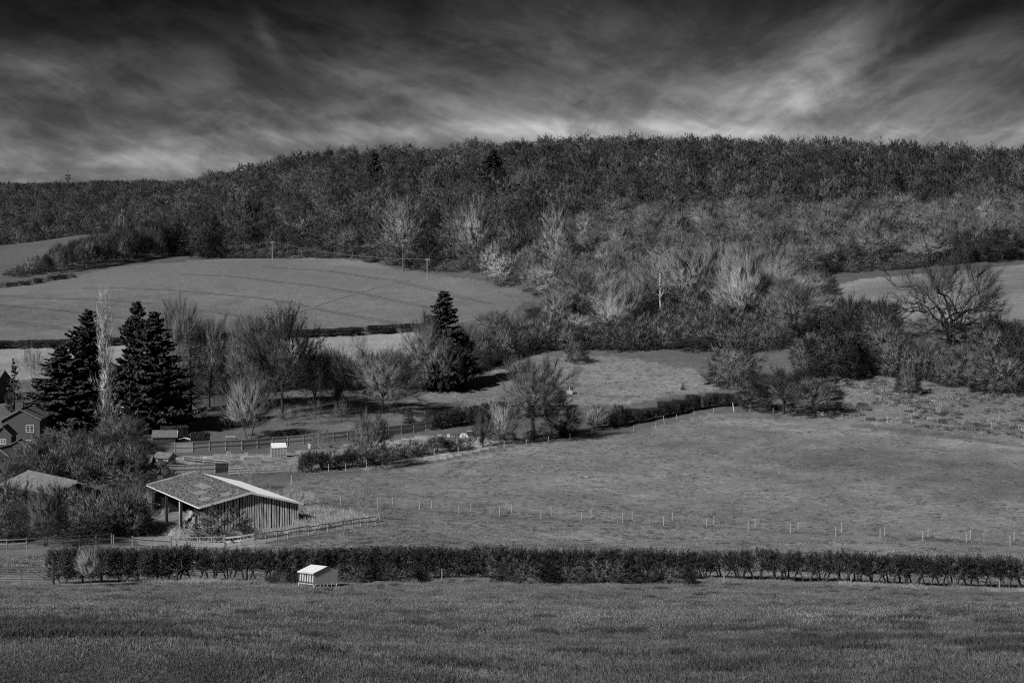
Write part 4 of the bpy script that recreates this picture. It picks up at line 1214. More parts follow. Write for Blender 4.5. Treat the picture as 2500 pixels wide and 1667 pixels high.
ROWS = [
    # kind, px, base py (or -D), top py, width px, label, category, group
    ('fir', 216, -268, 757, 140, 'tall dark conifer with upswept tiers, just behind the pale poplar', 'conifer', None),
    ('spruce', 150, -262, 845, 165, 'broad drooping dark conifer beside the brick house gable', 'conifer', None),
    ('poplar', 257, -256, 716, 50, 'tall narrow pale bare poplar between the dark conifers', 'poplar', None),
    ('fir', 334, -272, 738, 118, 'tall dark conifer with blunt leafy top beside the poplar', 'conifer', None),
    ('spruce', 378, -270, 762, 150, 'dark spruce with drooping boughs touching a taller conifer', 'conifer', None),
    ('tall_bare', 440, 1008, 722, 130, 'tall bare tree with puffy crown rising behind the dark spruce', 'tree', None),
    ('larch', 462, -286, 765, 95, 'grey bare larch with level boughs beside the dark spruce', 'larch', None),
    ('tall_bare_b', 512, 1004, 768, 105, 'bare grey tree with rounded crown above the garden wall', 'tree', None),
    ('fan_bare', 612, 1000, 764, 150, 'bare fan-shaped tree left of the tree hung with dark seed clusters', 'tree', None),
    ('ash_keys', 690, 1023, 744, 195, 'tall tree hung with dark seed clusters over the orchard lawn', 'tree', None),
    ('tall_bare_b', 770, 1000, 850, 90, 'slim grey bare tree beside the ivy-clad stem above the orchard', 'tree', None),
    ('ivy_bush', 826, 985, 855, 100, 'dark ivy-clad tree between the seed-clustered tree and the round scrubby tree', 'tree', None),
    ('sapling', 872, -345, 808, 62, 'thin upright pale tree against the narrow strip of stubble', 'tree', None),
    ('round_bare', 935, 1008, 850, 205, 'wide round-headed bare tree beside the orchard, low crooked limbs', 'tree', None),
    ('pollard', 608, 1072, 915, 135, 'pale cut-back tree with forked stem and upright shoots on the lawn', 'tree', None),
    ('birch', 78, -285, 838, 85, 'bare birch with white stem behind the brick house', 'birch', None),
    ('small_fir', 32, -290, 875, 40, 'small dark conifer beside the white-stemmed birch', 'conifer', None),
    ('spruce', 1085, 950, 712, 128, 'dark pointed pine standing out of bare trees beside the meadow', 'pine', None),
    ('tall_bare', 1040, 955, 760, 120, 'grey bare tree wrapped round the foot of the dark pine', 'tree', None),
    ('hawthorn', 1075, 958, 820, 115, 'dense twiggy bare tree right under the dark pine', 'tree', None),
    ('tall_bare_b', 1120, 945, 790, 95, 'slim bare tree on the meadow edge beside the dark pine', 'tree', None),
    ('orchard', 497, 1034, 983, 62, 'small spreading fruit tree beside the brick garden wall', 'fruit tree', 'small fruit trees on the lawn'),
    ('orchard', 561, 1046, 997, 66, 'small dark fruit tree left of the pale cut-back tree', 'fruit tree', 'small fruit trees on the lawn'),
    ('orchard', 701, 1040, 985, 56, 'small fruit tree just above the two round evergreen bushes', 'fruit tree', 'small fruit trees on the lawn'),
    ('orchard', 771, 1036, 970, 52, 'small thin fruit tree on the open lawn beside a stump', 'fruit tree', 'small fruit trees on the lawn'),
    ('orchard', 834, 1030, 975, 50, 'small fruit tree under the low limbs of the round-headed tree', 'fruit tree', 'small fruit trees on the lawn'),
    ('evergreen', 677, 1068, 1050, 34, 'small round dark bush behind the board fence, the smaller of two', 'bush', 'round evergreen bushes on the lawn'),
    ('evergreen', 716, 1064, 1047, 40, 'small round dark bush behind the board fence, the wider of two', 'bush', 'round evergreen bushes on the lawn'),
    ('small_fir', 998, 1034, 993, 34, 'small dark conifer at the end of the board fence', 'conifer', None),
    ('hawthorn', 903, 1140, 1000, 100, 'dark-stemmed twiggy tree leaning over the allotment hedge', 'tree', None),
    ('birch', 783, 1146, 1040, 78, 'pale thin tree with a curved stem in front of the board fence', 'tree', None),
    ('ivy_trunk', 1300, 1078, 868, 150, 'big bare tree with dark ivy on its limbs at the meadow hedge', 'tree', None),
    ('ivy_bush', 1178, 1092, 988, 52, 'narrow dark ivy-covered bush beside the white allotment cover', 'bush', None),
    ('pollard', 1225, 1085, 975, 80, 'leaning bare multi-stemmed tree between two ivy-dark bushes', 'tree', None),
    ('ivy_bush', 1372, 1066, 980, 105, 'dark spreading bush with a bare limb reaching over the gap', 'bush', None),
    ('pollard', 1455, 1050, 985, 70, 'small bare slanting tree in the gap of the meadow hedge', 'tree', None),
    ('hawthorn', 1340, 1000, 935, 90, 'twiggy grey bush behind the big ivy-limbed tree', 'bush', None),
    ('evergreen', 1512, 1042, 985, 46, 'round dark bush standing proud of the trimmed meadow hedge', 'bush', None),
    ('leafy_scrub', 1410, 886, 828, 60, 'grey domed bush alone at the top of the meadow', 'bush', None),
    ('dark_crown', 1340, -420, 745, 130, 'flat-topped dark bare tree beside the ivy-wrapped trunk', 'tree', None),
    ('ivy_trunk', 1405, -412, 655, 125, 'tree with a thick ivy-wrapped trunk above the meadow', 'tree', None),
    ('copse_fan', 1475, -418, 665, 150, 'wide fan-shaped bare tree beside the ivy-wrapped trunk', 'tree', None),
    ('dead_birch', 1612, -425, 598, 100, 'white-barked bare tree standing out of the grey copse', 'tree', None),
    ('copse_fan', 1555, -432, 640, 130, 'grey bare tree between the fan-shaped and the white-barked tree', 'tree', None),
    ('copse_round', 1690, -440, 600, 150, 'tall pale-tipped tree just right of the white-barked tree', 'tree', None),
    ('copse_fan', 1765, -450, 590, 150, 'tallest pale-tipped fan-shaped tree in the middle of the copse', 'tree', None),
    ('copse_round', 1830, -446, 596, 140, 'pale-tipped tree in the copse beside the tallest one', 'tree', None),
    ('copse_fan', 1900, -440, 625, 140, 'pale-tipped tree near the right end of the copse', 'tree', None),
    ('copse_round', 1955, -425, 668, 150, 'round pale-crowned tree at the right end of the copse', 'tree', None),
    ('copse_round', 1640, -462, 625, 130, 'bare tree half hidden behind the white-barked tree', 'tree', None),
    ('copse_fan', 1720, -475, 585, 130, 'pale bare tree at the back of the copse, left of its highest point', 'tree', None),
    ('copse_fan', 1860, -470, 592, 130, 'pale bare tree at the back of the copse, right of its highest point', 'tree', None),
    ('dark_crown', 1845, -415, 700, 90, 'dark dense bush under the pale-tipped copse', 'bush', None),
    ('dark_crown', 1600, -408, 770, 120, 'dark scrub at the foot of the white-barked tree', 'bush', None),
    ('scrub0', 1530, -400, 780, 130, 'dark tangled scrub under the fan-shaped tree above the meadow', 'bush', None),
    ('scrub1', 1660, -398, 785, 150, 'dark tangled scrub below the copse above the meadow', 'bush', None),
    ('scrub2', 1735, -400, 775, 130, 'dark tangled scrub below the tallest pale-tipped trees', 'bush', None),
    ('dark_crown', 1700, -378, 820, 120, 'low dark bush on the upper meadow edge below the copse', 'bush', None),
    ('hawthorn', 1460, -395, 800, 110, 'twiggy bush on the upper meadow edge beside the ivy-wrapped trunk', 'bush', None),
    ('pale_bush', 1870, -372, 795, 120, 'bright pale bush in front of the round pale-crowned tree', 'bush', None),
    ('leafy_scrub', 1790, 942, 828, 150, 'pale grey bush at the right end of the meadow', 'bush', None),
    ('ivy_trunk', 1940, -365, 690, 110, 'tree with a dark upright stem behind the bright pale bush', 'tree', None),
    ('dark_crown', 1912, 1010, 897, 185, 'wide dome of bare scrub behind the pasture fence corner', 'bush', None),
    ('hawthorn', 1988, 1015, 922, 140, 'lower dome of bare scrub where the rough grass begins', 'bush', None),
    ('scrub0', 1845, 1000, 930, 90, 'grey scrub where the trimmed meadow hedge ends', 'bush', None),
    ('evergreen', 2040, 932, 765, 165, 'big dark pointed evergreen bush on the rough slope', 'bush', None),
    ('leafy_scrub', 1985, -345, 810, 110, 'paler leafy bush leaning on the big pointed evergreen', 'bush', None),
    ('dark_crown', 2072, -352, 718, 80, 'small dark ivy-topped tree behind the big pointed evergreen', 'tree', None),
    ('dark_crown', 2146, -348, 724, 120, 'round dark twig-crowned tree below the bare field', 'tree', None),
    ('hawthorn', 2170, -335, 790, 110, 'grey bush under the round dark twig-crowned tree', 'bush', None),
    ('spreading_oak', 2318, -338, 600, 300, 'great spreading bare oak in front of the bare hill field', 'oak', None),
    ('leafy_scrub', 2230, -326, 840, 130, 'low leafy scrub at the foot of the great oak', 'bush', None),
    ('hawthorn', 2300, -324, 850, 130, 'low dark scrub right below the trunk of the great oak', 'bush', None),
    ('dark_crown', 2420, -330, 755, 60, 'dark upright ivy stem between the oak and the bushes', 'bush', None),
    ('leafy_scrub', 2440, -318, 780, 170, 'leafy grey bush beyond the oak, tallest of that thicket', 'bush', None),
    ('evergreen', 2500, -310, 790, 160, 'dark leafy bush cut by the picture edge beside the oak', 'bush', None),
    ('hawthorn', 2370, -315, 840, 140, 'twiggy bush filling the thicket between oak and leafy bush', 'bush', None),
    ('leafy_scrub', 2450, -302, 850, 150, 'low bush at the front of the thicket beyond the oak', 'bush', None),
    ('hawthorn', 2218, 966, 885, 62, 'small bare thorn tree alone on the rough grass', 'tree', None),
    ('sapling', 2126, 990, 955, 26, 'tiny dark bush on the rough grass beside the dome of scrub', 'bush', None),
    ('sapling', 2294, 1003, 965, 24, 'crooked sapling on the rough grass beside the small thorn', 'sapling', None),
    ('small_fir', 1667, 952, 934, 12, 'tiny dark conifer alone in the meadow', 'conifer', None),
    ('sapling', 886, 1266, 1172, 60, 'slim bare sapling behind the end of the rail fence', 'sapling', None),
    ('birch', 345, 1300, 1172, 95, 'pale slender tree beside the open barn', 'tree', None),
    ('scrub0', 545, -154, 1232, 150, 'brown-grey scrub growing in front of the barn gable', 'bush', None),
    ('scrub2', 500, -155, 1250, 90, 'low scrub at the open front corner of the barn', 'bush', None),
    ('sapling', 612, 1195, 1128, 80, 'thin willow shoots behind the barn roof', 'bush', None),
    ('scrub1', 395, -196, 1130, 110, 'thin willowy scrub behind the left end of the barn roof', 'bush', None),
    ('scrub2', 330, -190, 1150, 100, 'grey twiggy scrub beside the barn and behind the pale slender tree', 'bush', None),
    ('evergreen', 745, 1152, 1105, 40, 'dark bush at the end of the allotment rail fence', 'bush', None),
    ('hawthorn', 112, 1332, 1195, 110, 'crooked pale-limbed tree standing by the rail fence in the shade', 'tree', None),
    ('sapling', 1798, 1372, 1312, 36, 'tuft of thin shoots rising above the trimmed hedge', 'sapling', None),
    ('pollard', 222, 1430, 1320, 75, 'pale thin bush growing up the dark end of the near hedge', 'bush', None),
    ('sapling', 1230, 616, 592, 10, 'x', 'x', None),
    ('pale_bush', 1238, -575, 622, 105, 'bright pale flowering bush at the wood foot above the arable field', 'bush', None),
    ('pale_bush', 1208, -592, 592, 65, 'smaller pale flowering bush just above the bright one', 'bush', None),
]
# scrub in the dark corner left of the barn and along the cottage gardens
for i, (k_, px_, D_, top_, w_, lb) in enumerate([
        ('leafy_scrub', 150, 232, 1040, 130, 'pale leafy bush below the broad drooping conifer'), ('leafy_scrub', 95, 222, 1062, 120, 'leafy bush beside the brick house wall'),
        ('leafy_scrub', 215, 236, 1046, 110, 'leafy bush at the foot of the pale poplar'), ('hawthorn', 300, 244, 1008, 120, 'pale-branched bush in front of the twin dark conifers'),
        ('evergreen', 262, 232, 1060, 100, 'dark evergreen bush above the low dark shed'), ('evergreen', 330, 238, 1065, 90, 'dark evergreen bush at the end of the board fence'),
        ('evergreen', 165, 212, 1090, 110, 'dark evergreen bush beside the low dark shed'), ('hawthorn', 60, 205, 1090, 120, 'grey bush behind the tiled shed roof'),
        ('evergreen', 110, 200, 1110, 110, 'dark bush right behind the tiled shed roof'), ('scrub1', 310, 200, 1130, 120, 'dark scrub between the low dark shed and the barn'),
        ('hawthorn', 10, 196, 1110, 130, 'twiggy grey bush at the picture edge behind the tiled shed'), ('scrub0', 20, 170, 1170, 140, 'tall tangle of scrub in front of the tiled shed, at the picture edge'),
        ('dark_crown', 80, 160, 1205, 110, 'dark bush by the shaded rail fence'), ('leafy_scrub', 5, 156, 1230, 60, 'pale leafy bush at the picture edge by the shaded rail fence'),
        ('scrub2', 150, 164, 1185, 150, 'grey scrub in front of the tiled shed roof'), ('scrub1', 230, 168, 1180, 150, 'grey scrub between the tiled shed and the barn'),
        ('scrub0', 300, 162, 1215, 130, 'scrub behind the shaded rail fence near the pale slender tree'), ('scrub2', 200, 155, 1240, 140, 'low scrub right behind the shaded rail fence'),
        ('hawthorn', 400, 222, 1120, 70, 'thorn bush behind the barn roof and below the board fence'), ('scrub0', 240, 187, 1165, 120, 'dark scrub under the low dark shed'),
        ('scrub1', 275, 214, 1110, 80, 'scrub leaning on the end of the low dark shed'),
        ('hawthorn', 1150, 372, 810, 130, 'dense bush on the meadow edge, tallest of the dark row below the field'), ('ivy_bush', 1215, 380, 800, 120, 'dark ivy-leaved bush in the row on the upper meadow edge'),
        ('hawthorn', 1275, 384, 800, 110, 'grey bush in the row between the meadow and the arable field'), ('tall_bare_b', 1205, 400, 755, 90, 'round-headed small tree against the corner of the arable field'),
        ('leafy_scrub', 1300, 398, 790, 110, 'pale leafy bush under the flat-topped dark tree'), ('dark_crown', 1180, 362, 850, 120, 'low dark bush at the meadow edge under the ivy-leaved bush'),
        ('hawthorn', 1360, 392, 815, 90, 'grey bush between the meadow and the ivy-wrapped trunk'), ('dark_crown', 1130, 352, 880, 90, 'low dark bush beside the slim tree on the meadow edge'),
        ('hawthorn', 2105, 325, 850, 110, 'low grey bush beside the big pointed evergreen'), ('hawthorn', 890, 335, 890, 110, 'grey bush behind the round-headed orchard tree'),
        ('hawthorn', 1990, 395, 760, 110, 'twiggy bush below the right end of the copse'), ('leafy_scrub', 1760, 385, 800, 110, 'grey leafy bush below the copse beside the bright pale bush'),
        ('evergreen', 2445, 500, 555, 110, 'black evergreen in the shaded wood corner above the bare field'), ('evergreen', 2350, 506, 560, 70, 'small black evergreen in the shaded wood corner'),
        ('evergreen', 505, 722, 520, 90, 'dark evergreen in the wood edge above the arable field'), ('evergreen', 905, 340, 945, 46, 'small dark hut-like bush under the ivy-clad stem'),
        ]):
    ROWS.append((k_, px_, -D_, top_, w_, lb, 'bush' if k_ not in ('tall_bare_b',) else 'tree', None))
NAMES = {'fir': 'conifer', 'spruce': 'conifer', 'small_fir': 'conifer', 'poplar': 'poplar_tree', 'larch': 'larch_tree', 'pine': 'pine_tree', 'spreading_oak': 'oak_tree', 'birch': 'birch_tree', 'dead_birch': 'birch_tree'}
for k_, px_, b_, top_, w_, lb, cat, grp in ROWS:
    if lb == 'x': continue
    p = AT(px_, -b_) if b_ < 0 else G(px_, b_)
    D_ = p.y
    h = ztop(top_, D_) - p.z
    nm = {'bush': 'bush', 'fruit tree': 'fruit_tree', 'sapling': 'sapling', 'birch': 'birch_tree', 'conifer': 'conifer', 'pine': 'pine_tree', 'oak': 'oak_tree', 'larch': 'larch_tree', 'poplar': 'poplar_tree'}.get(cat, 'tree')
    place_tree(K[k_], nm, (p.x, p.y, p.z - 0.05), h, w_ * D_ / F, lb, cat, grp)
for i in range(34):
    px_ = rng.uniform(1345, 2010); D_ = rng.uniform(402, 485)
    if 1550 < px_ < 1675: D_ = rng.uniform(440, 485)
    p = AT(px_, D_)
    env_top = np.interp(px_, [1345, 1450, 1600, 1700, 1800, 1900, 1960, 2010], [690, 660, 625, 598, 590, 622, 655, 700])
    tp = env_top + rng.uniform(2, 50) + (60 if D_ < 425 else 0) * rng.random()
    place_tree(K['copse_fan' if i % 2 else 'copse_round'], 'copse_tree', p, ztop(tp, D_) - p.z, rng.uniform(75, 135) * D_ / F, 'pale-tipped bare tree lost in the crowd of the copse above the meadow', 'tree', 'crowded trees of the copse above the meadow')
# conifers standing out of the hill wood and on the far ridge
for px_, D_, top_, w_, lb, k_ in ((915, 880, 364, 36, 'dark pointed conifer on the wooded skyline, the slimmer of the two', 'pine'), (1205, 800, 366, 66, 'bushy dark conifer breaking the bare wood below the skyline', 'fir'), (2190, 700, 420, 40, 'dark conifer hidden in the shaded wood near its skyline', 'fir')):
    p = AT(px_, D_)
    place_tree(K[k_], 'conifer', p, ztop(top_, D_) - p.z, w_ * D_ / F, lb, 'conifer')
for i, (px_, top_) in enumerate(((4, 443), (14, 446), (27, 443), (45, 446), (62, 449), (75, 448), (100, 447), (124, 449))):
    p = AT(px_, 1520)
    place_tree(K['fir'], 'conifer', p, ztop(top_, 1520) - p.z, 7.0, 'tiny dark conifer spiking the distant skyline beside the radio mast', 'conifer', 'conifers on the distant skyline')
# pale round trees at the foot of the far ridge, just over the brow of the far pasture
for px_, top_, w_, lb in ((88, 536, 48, 'pale round tree over the brow of the far pasture, the lightest'), (122, 548, 30, 'small pale tree beside the lightest one over the brow'), (183, 540, 44, 'grey round tree over the brow between two paler ones'), (245, 533, 60, 'wide grey round tree over the brow left of the small poles')):
    p = AT(px_, 1010)
    place_tree(wood_sep[0], 'round_tree', p, ztop(top_, 1010) - p.z, w_ * 1010 / F, lb, 'tree')
# paler crowns picked out along the lower edge of the hill wood
for px_, D_, top_, w_, k_, lb in ((985, 655, 478, 110, 3, 'large pale round-headed tree in the wood edge above the pylon line'), (1130, 630, 488, 50, 4, 'light-topped slim tree in the wood edge near the second pole'), (1165, 622, 482, 75, 3, 'light-topped tree beside the slim one near the second pole'),
                                  (590, 735, 470, 100, 0, 'open crooked-limbed tree in the wood edge above the first pole'), (860, 700, 545, 60, 4, 'feathery grey tree low in the wood edge above the arable field'), (1360, 560, 500, 90, 3, 'upright grey tree where the wood comes down to the field corner')):
    p = AT(px_, D_)
    place_tree(wood_sep[k_], 'wood_edge_tree', p, ztop(top_, D_) - p.z, w_ * D_ / F, lb, 'tree')

# ------------------------------------------------------------------ hedges: every plant a thing
hp = []
for i in range(6):
    open_ = i in (0, 2, 4)
    hp.append(reg(tree_mesh('hedge_plant_%d' % i, 60 + i, env_box(0.95, 0.5, 0.8 if open_ else 0.35, 2.25), 1.0 if open_ else 0.75, 0.10 if open_ else 0.085, (12, 60, 330, 1900), stems=(3, 2, 4, 3, 2, 1)[i], spread=0.34, twig_w=0.014, crook=0.13,
              clump=0.07 if open_ else 0, mats=(M['bark_dark'], M['twig_dark']), ks=((0, 0.8), (0, 0.9), (0, 1.0), (0, 1.05)), leaf=((200, 900, 150, 1400, 300, 1200)[i], 0.05, M['leaf'], 0.06))))
L_ = np.concatenate([[0], np.cumsum(np.hypot(np.diff(HX), np.diff(HY)))])
s_ = float(np.interp(G(138, 1426).x, HX, L_))
k_ = 0
while s_ < L_[-1] - 1:
    xx = float(np.interp(s_, L_, HX)); yy = float(np.interp(s_, L_, HY)) + 1.2
    px_ = 1250 + xx / yy * F
    top_ = float(np.interp(px_, [130, 620, 1000, 1330, 1700, 2011, 2450], [1346, 1342, 1344, 1342, 1347, 1352, 1366]))
    z0 = Hs(xx, yy)
    h = (ztop(top_, yy) - z0) * rng.uniform(1.06, 1.20)
    thick = px_ < 460 or 720 < px_ < 1200
    i = int(rng.choice([1, 3, 5] if px_ < 460 else ([0, 1, 3, 5] if thick else [0, 2, 4, 4, 2])))
    lb = 'dense leafy plant in the shaded end of the near hedge beside the gate' if px_ < 460 else ('dense twiggy plant in the middle of the near trimmed hedge' if px_ < 1330 else 'gnarled thin-stemmed plant of the gappy near hedge beyond the brambles')
    if 460 <= px_ < 720: lb = 'gappy dark-stemmed plant of the near hedge beside the metal feeder'
    place_tree(hp[i], 'hedge_plant', (xx, yy, z0 - 0.05), h, rng.uniform(2.1, 3.2), lb, 'hedge plant', {True: 'plants of the near hedge, gate end', False: 'plants of the near hedge'}[px_ < 460] + (', middle' if 720 <= px_ < 1330 else ', far end' if px_ >= 1330 else ''), rz=rng.choice([0, pi]) + rng.normal(0, 0.25))
    s_ += rng.uniform(0.95, 1.6) if thick else rng.uniform(1.0, 1.7)
    k_ += 1
# bramble mounds against the near hedge
for px_, b_, top_, w_, lb in ((1290, 1420, 1362, 150, 'arched mound of bramble against the near hedge, the first and highest'), (1400, 1420, 1372, 150, 'bramble mound between the highest and the middle one'), (1490, 1420, 1362, 150, 'middle bramble mound against the near hedge'),
                              (1570, 1420, 1375, 120, 'low bramble mound between the middle and last ones'), (1645, 1421, 1376, 110, 'last bramble mound, beside the gappy far end of the hedge'), (700, 1421, 1388, 90, 'low bramble clump beside the metal feeder'),
                              (870, 1419, 1370, 130, 'grey bramble bank behind the metal feeder'), (985, 1418, 1378, 110, 'grey bramble bank further along from the metal feeder')):
    p = G(px_, b_); p.y += 0.3
    o = place_tree(K['bramble'], 'bramble_bush', (p.x, p.y, Hs(p.x, p.y) - 0.05), (ztop(top_, p.y) - p.z) * 1.05, w_ * 1.15 * p.y / F, lb, 'bramble')
# meadow hedge climbing to the fence corner, and the low ragged row along the allotments
def hedge_row(pts, step, hm, lab, grp, kinds, wide=2.6, hj=0.15, rot=None):
    g = [G(*q) for q in pts]
    xs = np.array([q.x for q in g]); ys = np.array([q.y for q in g])
    L = np.concatenate([[0], np.cumsum(np.hypot(np.diff(xs), np.diff(ys)))])
    n = int(L[-1] / step)
    for j in range(n):
        s = (j + 0.5 + rng.uniform(-0.25, 0.25)) * step
        a, b = float(np.interp(s, L, xs)), float(np.interp(s, L, ys))
        hh_ = hm(1250 + a / b * F) * rng.uniform(1 - hj, 1 + hj) if callable(hm) else hm * rng.uniform(1 - hj, 1 + hj)
        m = kinds[rng.integers(0, len(kinds))]
        place_tree(m, 'hedge_plant', (a, b, Hs(a, b) - 0.05), hh_, wide * rng.uniform(0.85, 1.15), lab, 'hedge plant', grp)


hedge_row([(1445, 1046), (1500, 1042), (1600, 1024), (1700, 1000), (1760, 992), (1850, 985)], 2.1, 3.1, 'dark plant of the trimmed hedge between meadow and pasture', 'plants of the hedge between meadow and pasture', [hp[1], hp[3]], 3.2)
hedge_row([(745, 1150), (850, 1140), (960, 1122), (1060, 1106), (1165, 1094)], 2.0, 2.6, 'ragged low plant of the hedge between the allotments and the pasture', 'plants of the ragged allotment hedge', [scrub_sep[0], scrub_sep[1], K['dark_crown']], 3.6, 0.25)
hedge_row([(1040, 1048), (1090, 1042), (1150, 1032), (1190, 1026), (1260, 1020), (1340, 1014)], 2.6, 3.6, 'dark tall plant of the hedge between the allotments and the meadow', 'plants of the dark hedge behind the allotments', [hp[3], K['evergreen']], 4.0)
hedge_row([(1190, 1078), (1290, 1070), (1420, 1054)], 3.4, 1.6, 'low scrubby plant under the ivy-limbed tree', 'low scrub under the ivy-limbed tree', [scrub_sep[2], scrub_sep[0]], 3.6, 0.25)
hedge_row([(-60, 852), (0, 851), (150, 848), (300, 843), (500, 834), (650, 827), (800, 821), (900, 815), (990, 811), (1080, 806)], 5.2, 2.3, 'dark plant of the clipped hedge along the sunken lane, lower side', 'plants of the lower lane hedge', [hp[3]], 6.5, 0.05)
hedge_row([(-60, 842), (0, 841), (150, 838), (300, 834), (500, 825), (650, 818), (800, 811), (900, 805), (990, 800), (1080, 796)], 5.2, 1.4, 'dark plant of the clipped hedge along the sunken lane, upper side', 'plants of the upper lane hedge', [hp[3]], 6.5, 0.05)
hedge_row([(-30, 704), (60, 696), (130, 684), (200, 674)], 4.5, 2.0, 'dark low plant of the hedge below the belt of young trees', 'plants of the hedge below the belt', [scrub_sep[0], hp[3]], 5.5)

# ------------------------------------------------------------------ built things
M['wood_pale'] = grey('weathered_wood_pale', 0.22, 0.38, 3.0, stretch=(6, 6, 1), randv=0.15)
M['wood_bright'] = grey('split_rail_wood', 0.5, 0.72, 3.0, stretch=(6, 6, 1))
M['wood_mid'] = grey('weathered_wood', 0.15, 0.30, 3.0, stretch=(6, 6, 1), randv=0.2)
M['wood_dark'] = grey('dark_wood', 0.02, 0.05, 3.0)
M['board'] = grey('barn_boards', 0.10, 0.72, 2.6, stretch=(9, 9, 0.25), contrast=(0.40, 0.60), rough=0.85)
M['fence_board'] = grey('fence_boards', 0.17, 0.30, 4.0, stretch=(3, 3, 0.3))
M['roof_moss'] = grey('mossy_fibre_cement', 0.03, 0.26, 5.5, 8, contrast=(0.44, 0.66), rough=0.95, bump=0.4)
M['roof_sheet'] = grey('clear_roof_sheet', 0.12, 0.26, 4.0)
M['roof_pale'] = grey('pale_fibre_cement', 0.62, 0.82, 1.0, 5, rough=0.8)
M['trim'] = grey('pale_trim', 0.50, 0.65, 2.0)
M['metal'] = grey('galvanised_sheet', 0.34, 0.44, 2.0, 4, rough=0.5, spec=0.4)
M['metal_white'] = grey('white_sheet_roof', 0.60, 0.68, 2.0, 3, rough=0.5)
M['metal_dark'] = grey('dark_steel', 0.03, 0.07, 3.0, rough=0.6)
M['metal_bar'] = grey('grey_steel_bar', 0.30, 0.45, 3.0, rough=0.5)
M['brick'] = grey('old_brick', 0.05, 0.10, 4.0, 5)
M['tile'] = grey('roof_tile', 0.07, 0.16, 3.0, 5, rough=0.85)
M['tile_pale'] = grey('pale_roof_tile', 0.08, 0.20, 2.0, 6, rough=0.9)
M['white'] = grey('white_paint', 0.5, 0.62, 2.0)
M['cloth'] = grey('white_sheeting', 0.40, 0.6, 3.0, bump=0.3)
M['glass'] = grey('window_glass', 0.02, 0.03, 1.0, rough=0.15, spec=0.6)
M['glass_pale'] = grey('greenhouse_glass', 0.20, 0.28, 1.0, rough=0.2, spec=0.5)
M['straw'] = grey('straw_heap', 0.12, 0.40, 3.0, 8, contrast=(0.4, 0.6), bump=0.8)
M['hedge_solid'] = grey('clipped_hedge', 0.035, 0.08, 5.0, 6, bump=1.0)
M['wire'] = grey('wire', 0.14)
M['pole'] = grey('pole_wood', 0.22, 0.36, 2.0)

# corrugation-like boards for roofs are real ribs where they can be seen


# --- open barn
bz = -28.2
barn = empty('open_barn', (-34.8, 159.0, bz), radians(30), 'open-sided barn with mottled mossy roof, white far slope and vertical board gable', 'barn')
Wd, Ln, HL, HRi, HRt = 11.4, 20.2, 3.62, 4.72, 3.2
mbx = Wd / 2


def slope_pts(x0, z0, x1, z1, y0, y1):
    return [(x0, y0, z0), (x1, y0, z1), (x1, y1, z1), (x0, y1, z0)]


# corrugated left slope in two courses, the lower tucked under the upper
def corrugated(mb, x0, z0, x1, z1, y0, y1, th=0.05, pitch=0.30, amp=0.035):
    n = int((y1 - y0) / pitch * 4)
    top, bot = [], []
    for i in range(n + 1):
        y = y0 + (y1 - y0) * i / n
        a = amp * sin(2 * pi * (y - y0) / pitch)
        top.append(((x0, y, z0 + a), (x1, y, z1 + a)))
        bot.append(((x0, y, z0 + a - th), (x1, y, z1 + a - th)))
    vs = [p for t_ in top for p in t_] + [p for t_ in bot for p in t_]
    m = 2 * (n + 1)
    fs = []
    for i in range(n):
        fs.append((2 * i, 2 * i + 1, 2 * i + 3, 2 * i + 2))
        fs.append((m + 2 * i, m + 2 * i + 2, m + 2 * i + 3, m + 2 * i + 1))
        fs.append((2 * i, 2 * i + 2, m + 2 * i + 2, m + 2 * i))
        fs.append((2 * i + 1, m + 2 * i + 1, m + 2 * i + 3, 2 * i + 3))
    fs += [(0, m, m + 1, 1), (2 * n, 2 * n + 1, m + 2 * n + 1, m + 2 * n)]
    mb.add(vs, fs)


def lerp(a, b, t_): return a + (b - a) * t_


sl = lambda x: lerp(HL, HRi, x / mbx)
mb = MB(); corrugated(mb, -0.45, sl(-0.45), 2.95, sl(2.95), -0.5, Ln + 0.4)
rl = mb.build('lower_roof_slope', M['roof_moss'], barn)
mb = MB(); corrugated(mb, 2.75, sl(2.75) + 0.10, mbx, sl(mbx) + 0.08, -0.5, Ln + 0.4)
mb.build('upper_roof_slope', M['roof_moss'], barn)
sr = lambda x: lerp(HRi, HRt, (x - mbx) / (Wd - mbx))
mb = MB(); corrugated(mb, mbx, HRi + 0.08, Wd + 0.45, sr(Wd + 0.45) + 0.02, -0.5, Ln + 0.4, amp=0.01)
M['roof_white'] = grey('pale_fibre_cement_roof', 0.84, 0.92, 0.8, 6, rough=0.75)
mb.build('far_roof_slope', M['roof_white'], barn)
mb = MB()
for i in range(52):
    y = -0.45 + i * 0.40
    l_ = 0.25 + 0.5 * abs(sin(i * 2.3)) * (0.4 + 0.6 * abs(cos(i * 0.7)))
    mb.slab([(mbx - 0.25, y, HRi + 0.04), (mbx + 0.02, y, HRi + 0.11), (mbx + l_, y, HRi + 0.11 - l_ * 0.30), (mbx + l_, y + 0.26, HRi + 0.11 - l_ * 0.30), (mbx + 0.02, y + 0.26, HRi + 0.11), (mbx - 0.25, y + 0.26, HRi + 0.04)], (0, 0, 0.03))
mb.build('ridge_cap', M['roof_moss'], barn)
